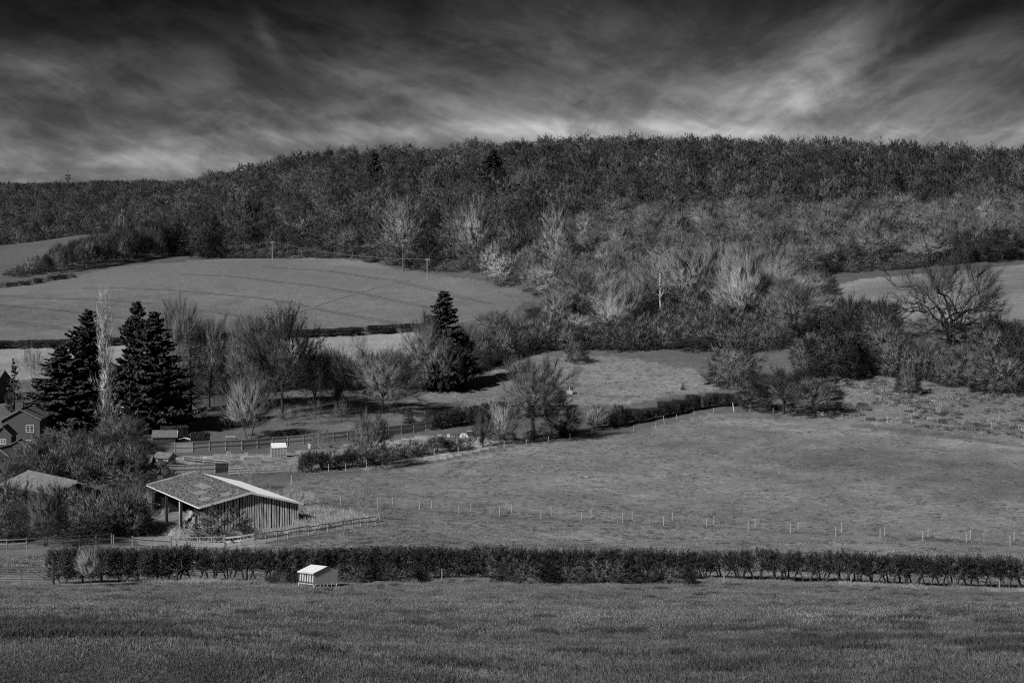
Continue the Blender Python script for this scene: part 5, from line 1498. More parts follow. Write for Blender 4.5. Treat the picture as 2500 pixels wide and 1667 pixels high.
for (xa, xb, ya, yb, dz) in ((2.80, 3.9, 8.2, 12.4, 0.14), (1.5, 2.7, 6.2, 8.6, 0.04), (0.75, 1.9, 2.2, 4.4, 0.04), (3.0, 4.0, 1.2, 3.2, 0.135)):
    mb = MB(); mb.slab([(xa, ya, sl(xa) + dz), (xb, ya, sl(xb) + dz), (xb, yb, sl(xb) + dz), (xa, yb, sl(xa) + dz)], (0, 0, 0.02))
    mb.build('clear_roof_sheet', M['roof_sheet'], barn)
# barge boards and the gutter
for ya in (-0.56, Ln + 0.42):
    mb = MB(); mb.bar((-0.5, ya, sl(-0.5) + 0.03), (mbx, ya, HRi + 0.09), 0.06, 0.24); mb.build('barge_board', M['trim'], barn)
    mb = MB(); mb.bar((mbx, ya, HRi + 0.0), (Wd + 0.5, ya, sr(Wd + 0.5) - 0.05), 0.06, 0.22); mb.build('barge_board', M['trim'], barn)
mb = MB(); mb.tube((-0.53, -0.5, sl(-0.5) - 0.06), (-0.53, Ln + 0.4, sl(-0.5) - 0.06), 0.07); mb.build('gutter', M['trim'], barn)
mb = MB(); mb.box(-0.2, 0.05, -0.3, Ln + 0.2, HL - 0.42, HL - 0.10); mb.build('eaves_beam', M['wood_dark'], barn)
for y in (8.1, 13.9, 19.7, 2.3):
    mb = MB(); mb.box(-0.14, 0.14, y - 0.14, y + 0.14, -1.2, HL - 0.43); mb.build('post', M['wood_dark'], barn)
mb = MB(); mb.box(-0.20, -0.145, 8.0, 8.2, -1.2, HL - 0.43); mb.build('sunlit_face_strip', M['trim'], barn)  # pale strip on the post's left side, imitating its sunlit face
# gable of vertical boards with gaps
mb = MB(); r_b = random.Random(4); x = 0.05
while x < Wd - 0.05:
    wb = r_b.uniform(0.13, 0.24)
    top = (sl(x + wb / 2) if x + wb / 2 < mbx else sr(x + wb / 2)) - 0.08
    o_ = r_b.uniform(0, 0.05)
    mb.box(x, x + wb, -0.06 - o_, -0.02 - o_, -1.0, top)
    x += wb + r_b.uniform(0.07, 0.20)
mb.build('gable_boards', M['board'], barn)
mb = MB(); mb.slab([(0.05, 0.06, -1.1), (Wd - 0.05, 0.06, -1.1), (Wd - 0.05, 0.06, HRt - 0.15), (mbx, 0.06, HRi - 0.15), (0.05, 0.06, HL - 0.15)], (0, 0.05, 0)); mb.build('gable_lining', M['wood_dark'], barn)
mb = MB(); mb.box(Wd - 0.06, Wd + 0.02, 0.13, Ln - 0.1, -1.1, HRt - 0.12); mb.build('side_cladding', M['wood_mid'], barn)
mb = MB(); mb.box(0.16, Wd - 0.1, Ln - 0.3, Ln - 0.2, -1.1, 2.75)
for k in range(9): mb.box(0.16, Wd - 0.1, Ln - 0.34, Ln - 0.305, k * 0.3, k * 0.3 + 0.26)
mb.build('rear_cladding', M['wood_dark'], barn)
for y in (2.3, 8.1, 13.9): mb = MB(); mb.bar((0.15, y, HL - 0.5), (mbx, y, HRi - 0.35), 0.12, 0.22); mb.bar((mbx, y, HRi - 0.35), (Wd - 0.1, y, HRt - 0.5), 0.12, 0.22); mb.build('rafter', M['wood_dark'], barn)
mb = MB(); mb.box(0.4, 0.9, Ln - 0.42, Ln - 0.36, 1.0, 1.16); mb.build('notice', M['white'], barn)


def mound(name, loc, rx, ry, h, mat, label, cat, seed=1, rz=0.0, strands=0, group=None):
    n, m = 40, 14
    v = []
    r = np.random.default_rng(seed)
    for j in range(m + 1):
        for i in range(n):
            a = 2 * pi * i / n; q = j / m
            k = 1 + 0.16 * sin(3 * a + seed) + 0.1 * sin(7 * a + 2 * seed)
            zz_ = h * (max(0, 1 - q * q)) ** 0.7 * (1 + 0.12 * r.normal()) - (0.3 if j == m else 0)
            v.append((rx * q * k * cos(a), ry * q * k * sin(a), zz_))
    f = [(j * n + i, j * n + (i + 1) % n, (j + 1) * n + (i + 1) % n, (j + 1) * n + i) for j in range(m) for i in range(n)]
    V = np.array(v); Fq = [np.array(f)]
    if strands:
        b = V[r.integers(0, len(V), strands)] + r.normal(0, 0.08, (strands, 3))
        d = r.normal(0, 1, (strands, 3)); d[:, 2] = -np.abs(d[:, 2]) * 0.4; d /= np.linalg.norm(d, axis=1, keepdims=True)
        rb, rq = ribbons(np.stack([b, b + d * 0.3, b + d * 0.6 - [0, 0, 0.06]], 1), np.full((strands, 3), 0.02), r)
        Fq.append(rq + len(V)); V = np.concatenate([V, rb])
    o = link(name, np_mesh(name, V, Fq, mat), None, loc)
    o.rotation_euler = (0, 0, rz)
    return tag(o, label, cat, group)


lb2w = lambda x, y: (-34.8 + x * cos(radians(30)) - y * sin(radians(30)), 159.0 + x * sin(radians(30)) + y * cos(radians(30)))
bx_, by_ = lb2w(3.6, 9.6)
mound('straw_heap', (bx_, by_, bz - 0.35), 2.9, 4.2, 2.5, M['straw'], 'heap of pale straw inside the open barn', 'straw heap', 5, radians(30), 2500)
bx_, by_ = lb2w(-1.2, 6.0)
mound('dung_heap', (bx_, by_, Hs(bx_, by_) - 0.1), 1.6, 2.4, 0.6, M['straw'], 'low spill of straw at the foot of the open barn side', 'straw heap', 9, radians(30), 700)


# --- gabled buildings.  local frame: gable front at y=0, ridge runs along +y
def house(name, loc, rz, w_, d_, he, hr, label, cat, wall, roof, chim=(), wins=(), over=0.25, doors=(), th=0.14, verge=None):
    o = empty(name, loc, rz, label, cat)
    x0, x1 = -w_ / 2, w_ / 2
    mb = MB(); mb.slab([(x0, 0, -1.0), (x1, 0, -1.0), (x1, 0, he), (0, 0, hr), (x0, 0, he)], (0, d_, 0)); mb.build('wall', wall, o)
    k = (hr - he) / x1
    R_ = None
    for s in (-1, 1):
        mb = MB(); xa = s * (x1 + over); za = he - k * over + 0.02
        mb.slab([(xa, -over, za), (0, -over, hr + 0.02), (0, d_ + over, hr + 0.02), (xa, d_ + over, za)], (0, 0, th))
        r_o = mb.build('roof', roof, o); R_ = R_ or r_o
        if verge:
            mb = MB(); mb.bar((xa, -over - 0.05, za), (0, -over - 0.05, hr + 0.02), 0.06, 0.2); mb.build('verge_board', verge, r_o)
    mb = MB(); mb.box(-0.12, 0.12, -over - 0.02, d_ + over + 0.02, hr + th - 0.02, hr + th + 0.09); mb.build('ridge_tile', roof, R_)
    for (cx, cy, cw, ch, cm, pots) in chim:
        mb = MB(); mb.box(cx - cw / 2, cx + cw / 2, cy - 0.3, cy + 0.3, hr - 1.0, hr + ch); mb.box(cx - cw / 2 - 0.07, cx + cw / 2 + 0.07, cy - 0.37, cy + 0.37, hr + ch + 0.002, hr + ch + 0.14)
        c_o = mb.build('chimney', cm, R_)
    for (wx, wz, ww_, wh) in wins:
        fr = MB()
        for a, b_, c, d in ((-ww_ / 2, ww_ / 2, 0, 0.09), (-ww_ / 2, ww_ / 2, wh - 0.09, wh), (-ww_ / 2, -ww_ / 2 + 0.09, 0.09, wh - 0.09), (ww_ / 2 - 0.09, ww_ / 2, 0.09, wh - 0.09), (-0.05, 0.05, 0.09, wh - 0.09)):
            fr.box(wx + a, wx + b_, -0.07, -0.003, wz + c, wz + d)
        for t_ in (1 / 3, 2 / 3): fr.box(wx - ww_ / 2 + 0.09, wx - 0.05, -0.06, -0.003, wz + wh * t_ - 0.03, wz + wh * t_ + 0.03); fr.box(wx + 0.05, wx + ww_ / 2 - 0.09, -0.06, -0.003, wz + wh * t_ - 0.03, wz + wh * t_ + 0.03)
        f_o = fr.build('window', M['white'], o)
        gl = MB(); gl.box(wx - ww_ / 2 + 0.05, wx + ww_ / 2 - 0.05, -0.03, -0.004, wz + 0.05, wz + wh - 0.05); gl.build('pane', M['glass'], f_o)
    for (wx, ww_, wh) in doors:
        mb = MB(); mb.box(wx - ww_ / 2, wx + ww_ / 2, -0.05, -0.004, 0, wh); mb.build('door', M['wood_dark'], o)
    return o


p = AT(47, 246)
zg = p.z
house('brick_house', p, radians(8), 6.4, 9.0, 4.55, 6.3, 'dark brick house gable with two white-framed windows beside the broad conifer', 'house', M['brick'], M['tile'],
      chim=((-0.6, 2.2, 1.3, 1.25, M['brick'], 2),), wins=((1.55, 2.35, 1.35, 1.25), (1.6, 0.15, 1.5, 0.9)), verge=M['tile_pale'])
p = AT(2, 236)
house('house_wing', p, radians(8), 2.8, 4.0, 3.0, 4.4, 'small low wing in front of the brick house at the picture edge', 'house', M['brick'], M['tile'], wins=((0.1, 1.5, 1.0, 0.9),))
p = AT(38, 233)
house('lean_to', p, radians(8), 3.2, 3.0, 1.7, 2.5, 'low lean-to with a pale window strip below the brick gable', 'outbuilding', M['brick'], M['tile'], wins=((-0.5, 0.6, 1.3, 0.75),))
p = AT(-6, 222)
house('garden_shed', p, radians(-6), 4.2, 3.5, 1.2, 2.7, 'dark gabled shed at the picture edge below the brick house', 'shed', M['wood_dark'], M['tile'], verge=M['tile_pale'])
p = AT(8, 305)
house('far_house', p, radians(80), 7.5, 11.0, 3.9, 6.6, 'shaded house with a long slate roof behind the brick gable', 'house', M['brick'], M['tile_pale'], chim=((0, 3.0, 0.9, 1.2, M['brick'], 1),))
p = AT(294, 264)
house('white_chimney_cottage', p, radians(10), 6.0, 6.0, 2.4, 4.0, 'cottage showing only its white chimney between poplar and spruce', 'house', M['brick'], M['tile'], chim=((0, 0.9, 0.62, 1.0, M['white'], 1),))
p = G(402, 1082)
house('potting_shed', p + Vector((1.9, 1.0, 0)), radians(97), 3.0, 4.0, 1.25, 2.15, 'dark-roofed garden shed behind the left end of the board fence', 'shed', M['wood_dark'], M['tile'], verge=M['trim'])
p = Vector((-53.8, 175.0, Hs(-53.8, 175.0)))
house('tiled_shed', p, radians(43), 7.0, 13.7, -24.1 - p.z - 1.3, -24.1 - p.z, 'long shed with tiled roof sunk among scrub beside the open barn', 'shed', M['brick'], M['tile_pale'], verge=M['trim'])
p = AT(285, 213)
house('low_dark_shed', p + Vector((5.0, 0, 0)), radians(94), 4.2, 10.5, 1.75, 2.8, 'long low dark-roofed shed under bushes behind the open barn', 'shed', M['wood_dark'], M['tile'], over=0.3)
p = G(420, 1136)
house('allotment_shed', p, radians(70), 2.2, 2.6, 1.35, 1.9, 'small allotment shed with a pale tilted roof panel', 'shed', M['wood_pale'], M['tile_pale'], doors=((0.0, 0.8, 1.2),))


# --- clipped garden hedges, walls
def leafy_box(name, loc, rz, w_, d_, h, label, group=None):
    r = np.random.default_rng(int(w_ * 100))
    n = 9000
    c = r.uniform(-1, 1, (n, 3)); ax = r.integers(0, 3, n)
    c[np.arange(n), ax] = np.sign(c[np.arange(n), ax])
    P_ = np.stack([c[:, 0] * w_ / 2, c[:, 1] * d_ / 2, (c[:, 2] * 0.5 + 0.5) * h], 1) + r.normal(0, 0.05, (n, 3))
    V, Fq = leaves(P_, 0.09, r)
    mb = MB(); mb.box(-w_ / 2 + .05, w_ / 2 - .05, -d_ / 2 + .05, d_ / 2 - .05, -0.5, h - 0.05)
    bv = np.array(mb.v); bf = np.array(mb.f)
    o = link(name, np_mesh(name, np.concatenate([bv, V]), [bf, Fq + 8], [M['hedge_solid'], M['leaf']], np.concatenate([np.zeros(6, int), np.ones(n, int)])), None, loc)
    o.rotation_euler = (0, 0, rz)
    return tag(o, label, 'hedge', group)


leafy_box('clipped_hedge', AT(423, 262), radians(20), 4.6, 3.0, 2.3, 'taller clipped square hedge behind the potting shed')
leafy_box('clipped_hedge', AT(486, 257), radians(8), 3.1, 1.8, 2.0, 'lower clipped square hedge at the end of the potting shed')
leafy_box('clipped_hedge', AT(515, 322), radians(3), 9.0, 2.5, 4.4, 'tall dark clipped hedge above the garden wall')
p = AT(500, 308)
bw_ = empty('garden_wall', p, radians(3), 'dark brick garden wall below the tall clipped hedge', 'wall')
mb = MB(); mb.box(-5.3, 5.3, 0, 0.3, -0.6, 1.95); mb.build('wall', M['brick'], bw_)
mb = MB(); mb.box(-5.4, 5.4, -0.06, 0.36, 1.952, 2.05); mb.build('coping', M['tile'], bw_)
for x in (-5.0, -1.9, 1.6, 5.0): mb = MB(); mb.box(x - .2, x + .2, -0.12, -0.002, -0.6, 1.94); mb.build('pier', M['brick'], bw_)


# --- fences
def gp(q): return G(*q) if not isinstance(q, Vector) else q


def along(pts, n):
    g = [gp(q) for q in pts]
    xs = [q.x for q in g]; ys = [q.y for q in g]
    L = np.concatenate([[0], np.cumsum(np.hypot(np.diff(xs), np.diff(ys)))])
    out_ = []
    for i in range(n + 1):
        s = L[-1] * i / n
        a, b = float(np.interp(s, L, xs)), float(np.interp(s, L, ys))
        out_.append(Vector((a, b, Hs(a, b))))
    return out_


def board_fence(pts, n, h, label, mat=None, group=None):
    q = along(pts, n)
    o = empty('board_fence', q[0], 0, label, 'fence', group)
    mat = mat or M['fence_board']
    for i, a in enumerate(q):
        a = a - q[0]
        mb = MB(); mb.box(a.x - .07, a.x + .07, a.y - .07, a.y + .07, a.z - .5, a.z + h + .06); mb.build('post', M['wood_mid'], o)
        if i < n:
            b = q[i + 1] - q[0]
            mb = MB()
            d = (b - a); nb = max(4, int(d.length / 0.16))
            for j in range(nb):
                c = a + d * ((j + 0.5) / nb); s = d.normalized() * 0.072
                jz = random.Random(i * 100 + j).uniform(-0.012, 0.012)
                yo = 0.015 * (j % 2) - 0.03
                mb.slab([(c.x - s.x, c.y - s.y + yo, c.z - .25), (c.x + s.x, c.y + s.y + yo, c.z - .25), (c.x + s.x, c.y + s.y + yo, c.z + h + jz), (c.x - s.x, c.y - s.y + yo, c.z + h + jz)], (0, 0.012, 0))
            mb.build('board_panel', mat, o)
            for z_ in (h - 0.06, h * 0.52):
                mb = MB(); mb.bar(a + Vector((0, -.08, z_)), b + Vector((0, -.08, z_)), 0.07, 0.09); mb.build('rail', M['wood_mid'], o)
            mb = MB(); mb.bar(a + Vector((0, -.02, h + .03)), b + Vector((0, -.02, h + .03)), 0.10, 0.03); mb.build('capping', M['wood_pale'], o)
    return o


board_fence([(340, 1107), (358, 1106), (473, 1104), (583, 1098), (685, 1090), (756, 1084), (860, 1073), (960, 1062), (1039, 1052)], 19, 1.75, 'long board fence between the orchard lawn and the allotments')
board_fence([(330, 1160), (426, 1158), (521, 1155), (557, 1152)], 6, 1.45, 'pale low board fence right behind the barn roof')
board_fence([(449, 1124), (490, 1130), (553, 1136)], 4, 0.8, 'low dark board fence slanting through the allotments', M['wood_dark'])


def rail_fence(pts, n, h, rails, label, mat, group=None, rw=0.10, droop=0.02):
    q = along(pts, n)
    o = empty('rail_fence', q[0], 0, label, 'fence', group)
    r = random.Random(n)
    for i, a in enumerate(q):
        a = a - q[0]
        mb = MB(); mb.tube((a.x, a.y, a.z - .5), (a.x + r.uniform(-.03, .03), a.y, a.z + h + .06), 0.075, 0.065, 7); mb.build('post', M['wood_mid'], o)
        if i < n:
            b = q[i + 1] - q[0]
            for z_ in rails:
                mb = MB(); mb.bar(a + Vector((0, -.09, h * z_ + r.uniform(-droop, droop))), b + Vector((0, -.09, h * z_ + r.uniform(-droop, droop))), 0.045, rw); mb.build('rail', mat, o)
    return o


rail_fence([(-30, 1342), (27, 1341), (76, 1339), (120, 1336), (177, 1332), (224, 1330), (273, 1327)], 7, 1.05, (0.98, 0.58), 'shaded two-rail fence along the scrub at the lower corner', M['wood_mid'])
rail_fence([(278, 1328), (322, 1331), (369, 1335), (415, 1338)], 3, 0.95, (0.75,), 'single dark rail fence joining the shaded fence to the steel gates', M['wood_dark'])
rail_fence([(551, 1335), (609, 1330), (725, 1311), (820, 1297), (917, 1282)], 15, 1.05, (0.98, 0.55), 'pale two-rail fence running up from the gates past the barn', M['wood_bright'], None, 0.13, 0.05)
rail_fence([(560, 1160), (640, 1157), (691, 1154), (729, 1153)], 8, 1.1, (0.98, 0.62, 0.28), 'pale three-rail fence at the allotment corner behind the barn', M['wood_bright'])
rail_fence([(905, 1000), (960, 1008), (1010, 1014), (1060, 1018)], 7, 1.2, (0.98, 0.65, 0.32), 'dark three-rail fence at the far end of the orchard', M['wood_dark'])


def gate(a, b, h, label, mat, bars, group=None, brace=True):
    a = gp(a); b = gp(b)
    o = empty('field_gate', a, 0, label, 'gate', group)
    d = b - a; z0 = 0.12
    for t_ in (0.01, 0.5, 0.99): mb = MB(); c = d * t_; mb.tube(c + Vector((0, 0, z0)), c + Vector((0, 0, h)), 0.03, n=6); mb.build('upright', mat, o)
    for k in bars: mb = MB(); mb.tube(Vector((0, -.032, z0 + (h - z0) * k)), d + Vector((0, -.032, z0 + (h - z0) * k)), 0.024, n=6); mb.build('bar', mat, o)
    if brace:
        for t0, t1 in ((0.02, 0.5), (0.98, 0.5)): mb = MB(); mb.tube(d * t0 + Vector((0, .03, z0)), d * t1 + Vector((0, .03, h)), 0.02, n=6); mb.build('brace', mat, o)
    return o


gate((420, 1340), (483, 1340), 1.22, 'steel field gate in front of the barn, beside the dark single rail', M['metal_bar'], (0, 0.2, 0.4, 0.62, 1.0), 'pair of steel gates by the barn')
gate((486, 1340), (547, 1338), 1.22, 'steel field gate in front of the barn, beside the pale rail fence', M['metal_bar'], (0, 0.2, 0.4, 0.62, 1.0), 'pair of steel gates by the barn')
gate((-22, 1422), (129, 1424), 1.25, 'dark seven-bar steel gate at the shaded end of the near hedge', M['metal_dark'], (0, 0.17, 0.34, 0.5, 0.67, 0.83, 1.0))


def post(px, py, h, label, group=None, lean=0.0, r=0.065, mat=None, name='fence_post', y=None):
    p = G(px, py)
    mb = MB(); mb.tube((0, 0, -0.4), (lean * h, 0, h), r, r * 0.92, 8)
    me = mb.mesh(name, mat or M['pole'])
    return tag(link(name, me, None, p), label, 'post', group)


post(131, 1427, 1.5, 'dark gate post at the end of the near hedge', None, 0, 0.09, M['wood_dark'], 'gate_post')
post(418, 1341, 1.4, 'gate post between the dark rail and the steel gates', None, 0, 0.09, M['wood_mid'], 'gate_post')
post(549, 1337, 1.4, 'gate post between the steel gates and the pale rail fence', None, 0, 0.09, M['wood_mid'], 'gate_post')
rp = random.Random(2)
UP = [(952.6, 1128.7), (1001, 1123.6), (1060, 1113.4), (1119, 1105.7), (1176.5, 1099.3), (1231.4, 1091.7), (1285, 1087.3), (1338.5, 1080.2), (1391.6, 1074.6), (1444.4, 1063.6), (1496, 1058.4), (1547.6, 1053), (1601, 1044.7), (1651.4, 1026),
      (1695, 1015.8), (1742.5, 1009), (1830.3, 1005.6), (1887.8, 1011), (1942, 1014.3), (1996.6, 1018.9), (2055, 1024), (2109.8, 1030), (2167, 1032.4), (2225.8, 1035), (2288, 1035), (2352.7, 1039.7), (2420, 1046), (2485.6, 1051),
      (895, 1141), (844, 1149.5), (802.5, 1152), (759.6, 1153)]
pm = None
for px_, py_ in UP:
    past = px_ > 2000
    post(px_, py_, rp.uniform(1.1, 1.3), 'weathered post of the wire fence where rough grass meets pasture' if past else 'weathered post of the wire fence below the hedge on the pasture edge',
         'posts of the fence below the rough slope' if past else 'posts of the fence along the upper hedge', rp.uniform(-.04, .04))
post(1622.8, 1035.5, 1.7, 'leaning pale post part-way along the meadow hedge', None, -0.16, 0.07)
post(1793, 1006, 1.95, 'tall bright leaning post at the fence corner beside the scrub dome', None, -0.2, 0.08, M['white'])
FR = [(923, 1241), (1024.5, 1244.6), (1121, 1254.8), (1220, 1260), (1321, 1266.7), (1419.7, 1270), (1520.7, 1274.6), (1620, 1282), (1726, 1287), (1826.7, 1294.5), (1930.4, 1302.4), (2041, 1308.2), (2149, 1314.3), (2252.8, 1319), (2359, 1324), (2466, 1332), (2560, 1340), (832, 1234)]
BK = [(958.5, 1234.4), (1054, 1242), (1149.7, 1247.3), (1249, 1252), (1346, 1257.5), (1444, 1264.3), (1543.5, 1269), (1642, 1272), (1844, 1287.2), (1949, 1293.7), (2054.8, 1298.8), (2160.3, 1308.2), (2266, 1311.8), (2369, 1316.8), (2475.5, 1321.6), (1743, 1281), (766, 1224), (923 - 0, 1233), (960 + 0, 1236)]
for px_, py_ in FR: post(px_, py_, rp.uniform(1.15, 1.25), 'thin post of the nearer fence line beside the worn track across the pasture', 'posts of the nearer track fence', rp.uniform(-.03, .03), 0.07)
for px_, py_ in BK[:-2]: post(px_, py_ - 1, rp.uniform(1.1, 1.2), 'thin post of the farther fence line beside the worn track across the pasture', 'posts of the farther track fence', rp.uniform(-.03, .03), 0.07)
post(712, 1181.5, 1.3, 'single dark post alone in the pasture above the barn', None, 0, 0.09, M['wood_mid'])
for px_, py_, lb in ((1079, 1416, 'short stake in front of the near hedge before the brambles'), (1768, 1423, 'short stake before the near hedge just past the brambles'), (2078, 1431, 'stout stake before the gappy part of the near hedge'), (2440, 1443, 'short stake at the shaded far end of the near hedge')):
    post(px_, py_, 0.95, lb, None, 0, 0.05, M['wood_mid'])
for px_, py_ in ((2179.6, 990), (2218, 993), (2259, 1000), (2467, 1013)): post(px_, py_, 0.9, 'small dark stake on the rough grass above the wire fence', 'stakes on the rough grass', 0, 0.05, M['wood_mid'])
post(1483, 946, 1.3, 'pale stake alone in the middle of the meadow', None, 0, 0.06)
post(466, 1078, 1.5, 'thick post in front of the lower clipped hedge', None, 0, 0.12, M['wood_mid'])
post(641, 1060, 1.0, 'thin garden post on the orchard lawn', None, 0, 0.06, M['wood_pale'])
post(934, 1135, 1.35, 'braced strainer post on the allotment corner of the pasture', None, 0, 0.08)
br = G(934, 1135); mb = MB(); mb.bar((0.05, 0, 0.35), (1.05, 0, 1.35), 0.08); tag(link('fence_strut', mb.mesh('fence_strut', M['pole']), None, br), 'slanting strut leaning against the braced strainer post', 'strut')

# --- creep feeder by the near hedge
kf = G(765, 1433)
e_ = 1.0
nrm = Vector((-(Hs(kf.x + e_, kf.y) - Hs(kf.x - e_, kf.y)) / (2 * e_), -(Hs(kf.x, kf.y + e_) - Hs(kf.x, kf.y - e_)) / (2 * e_), 1)).normalized()
q0 = Vector((0, 0, 1)).rotation_difference(nrm) @ Euler((0, 0, radians(43))).to_quaternion()
fd = empty('livestock_feeder', kf, 0, 'white-roofed metal livestock feeder on short legs at the near hedge', 'feeder')
fd.rotation_mode = 'QUATERNION'; fd.rotation_quaternion = q0
FX, FY = 2.15, 1.95
e0, e1, e2 = 1.02, 1.46, 1.26
bb = 0.27
mb = MB(); mb.slab([(0.0, 0, bb), (FX, 0, bb + .06), (FX, 0, e2), (FX * .5, 0, e1), (0, 0, e0)], (0, 0.03, 0)); mb.build('end_panel', M['metal'], fd)
mb = MB(); mb.slab([(0.0, FY, bb), (FX, FY, bb + .06), (FX, FY, e2), (FX * .5, FY, e1), (0, FY, e0)], (0, -0.03, 0)); mb.build('end_panel', M['metal'], fd)
mb = MB(); mb.box(FX - .03, FX - .002, 0.035, FY - .035, bb + .06, e2 - .01); mb.build('back_panel', M['metal'], fd)
mb = MB(); mb.box(0.05, 0.08, 0.035, FY - .035, bb + 0.06, e0 - .04); mb.build('front_panel', M['metal'], fd)
for k in range(7):
    y = 0.04 + k * (FY - 0.08) / 6
    mb = MB(); mb.box(-0.005, 0.045, y - .03, y + .03, bb - 0.04, e0 - .03); mb.build('bar', M['metal_dark'], fd)
mb = MB(); mb.box(-0.02, 0.02, 0.0, FY, bb - .10, bb - .045); mb.build('lower_rail', M['metal_bar'], fd)
mb = MB(); mb.box(-0.03, -0.006, FY * .47, FY * .53, 0.72, 0.92); mb.build('latch', M['metal_dark'], fd)
mb = MB(); mb.slab([(-0.10, -0.06, e0 - .02), (FX * .5 + .04, -0.06, e1 + .04), (FX * .5 + .04, FY + .06, e1 + .04), (-0.10, FY + .06, e0 - .02)], (0, 0, 0.03)); rf_ = mb.build('roof', M['metal_white'], fd)
mb = MB(); mb.box(-0.115, -0.103, -0.06, FY + .06, e0 - .09, e0 + .01); mb.build('fascia', M['metal'], rf_)
mb = MB(); mb.box(-0.14, -0.118, FY * .38, FY * .68, e0 - .05, e0 + .05); mb.build('hinge_bar', M['metal_bar'], rf_)
mb = MB(); mb.slab([(FX * .5 + .045, -0.01, e1 - .005), (FX + .03, -0.01, e2 + .005), (FX + .03, FY + .01, e2 + .005), (FX * .5 + .045, FY + .01, e1 - .005)], (0, 0, 0.025)); mb.build('rear_roof', M['metal'], fd)
for (x, y) in ((0.03, 0.03), (FX - .03, 0.03), (0.03, FY - .03), (FX - .03, FY - .03)):
    mb = MB(); mb.tube((x, y, -0.1), (x, y, bb + .05), 0.028, n=6); mb.build('leg', M['white'], fd)
for (xa, xb) in ((0.05, 0.30), (FX - .05, FX - .30)):
    mb = MB(); mb.tube((xa, 0.02, 0.0), (xb, 0.02, bb - .005), 0.02, n=6); mb.build('brace', M['white'], fd)
for x in (0.62, 0.95, 1.30, 1.65): mb = MB(); mb.tube((x, 0.02, 0.0), (x, 0.02, bb + .005), 0.018, n=6); mb.build('creep_bar', M['metal_bar'], fd)
mb = MB(); mb.box(0.1, FX - .1, 0.1, FY - .1, bb + .07, bb + .12); mb.build('feed_tray', M['metal_dark'], fd)

# --- greenhouse and allotment clutter
p = G(682, 1117)
gh = empty('greenhouse', p, radians(20), 'small glass greenhouse with white roof standing before the board fence', 'greenhouse')
gw, gd, ge, gr = 1.9, 2.5, 1.75, 2.45
mb = MB()
for x in (-gw, 0):
    pass
mb.slab([(-gd / 2, 0, 0), (gd / 2, 0, 0), (gd / 2, 0, ge), (-gd / 2, 0, ge)], (0, 0.01, 0)); mb.build('side_glass', M['glass_pale'], gh)
mb = MB(); mb.slab([(gd / 2, 0.02, 0), (gd / 2, gw, 0), (gd / 2, gw, ge), (gd / 2, gw / 2, gr), (gd / 2, 0.02, ge)], (-0.01, 0, 0)); mb.build('gable_glass', M['glass_pale'], gh)
mb = MB(); mb.slab([(-gd / 2, 0.02, 0), (-gd / 2, gw, 0), (-gd / 2, gw, ge), (-gd / 2, gw / 2, gr), (-gd / 2, 0.02, ge)], (0.01, 0, 0)); mb.build('gable_glass', M['glass_pale'], gh)
mb = MB()
for s in (-1, 1):
    y0 = gw / 2 + s * (gw / 2 + .06)
    mb.slab([(-gd / 2 - .05, y0, ge - .03), (gd / 2 + .05, y0, ge - .03), (gd / 2 + .05, gw / 2, gr + .02), (-gd / 2 - .05, gw / 2, gr + .02)], (0, 0, 0.02))
mb.build('roof', M['metal_white'], gh)
mb = MB()
for i in range(6): x = -gd / 2 + gd * i / 5; mb.box(x - .025, x + .025, -0.045, -0.003, 0, ge)
mb.box(-gd / 2, gd / 2, -0.07, -0.048, ge - .08, ge); mb.box(-gd / 2, gd / 2, -0.07, -0.048, 0.5, 0.56)
for i in range(4): y = gw * i / 3; mb.box(gd / 2 + .004, gd / 2 + .045, y - .025, y + .025, 0, ge + (gr - ge) * (1 - abs(y - gw / 2) / (gw / 2)) - .02)
mb.build('glazing_frame', M['metal_bar'], gh)


def crate(px, py, w_, d_, h, label, cat, name, mat, lid=None, rz=0.2):
    p = G(px, py)
    o = empty(name, p, rz, label, cat)
    mb = MB(); t_ = 0.04
    mb.box(-w_ / 2, w_ / 2, -d_ / 2, -d_ / 2 + t_, -.1, h); mb.box(-w_ / 2, w_ / 2, d_ / 2 - t_, d_ / 2, -.1, h)
    mb.box(-w_ / 2, -w_ / 2 + t_, -d_ / 2 + t_, d_ / 2 - t_, -.1, h - .002); mb.box(w_ / 2 - t_, w_ / 2, -d_ / 2 + t_, d_ / 2 - t_, -.1, h - .002)
    mb.build('body', mat, o)
    mb = MB(); mb.slab([(-w_ / 2 - .04, -d_ / 2 - .04, h + .004), (w_ / 2 + .04, -d_ / 2 - .04, h + .004), (w_ / 2 + .04, d_ / 2 + .04, h + .05), (-w_ / 2 - .04, d_ / 2 + .04, h + .05)], (0, 0, 0.03)); mb.build('lid', lid or mat, o)
    return o


crate(590.5, 1121, 0.65, 0.6, 0.72, 'pale square compost bin on the allotments, left of its twin', 'bin', 'compost_bin', M['wood_pale'])
crate(601, 1119, 0.5, 0.5, 0.85, 'pale narrow compost bin on the allotments, right of its twin', 'bin', 'compost_bin', M['wood_pale'])
crate(500, 1122, 0.6, 0.5, 0.35, 'small white box on the allotments by the slanting dark fence', 'box', 'plastic_box', M['white'])
crate(762, 1114, 0.6, 0.45, 0.4, 'small white box below the board fence by the thin pale tree', 'box', 'plastic_box', M['white'])
crate(755, 1094, 0.42, 0.4, 0.75, 'upright white bin against the board fence', 'bin', 'water_butt', M['white'])
crate(765, 1095, 0.9, 0.6, 0.6, 'dark bin against the board fence beside the upright white one', 'bin', 'dark_bin', M['metal_dark'])
crate(808, 1094, 0.6, 0.4, 0.45, 'small dark box against the board fence behind the pale tree', 'box', 'dark_box', M['metal_dark'])
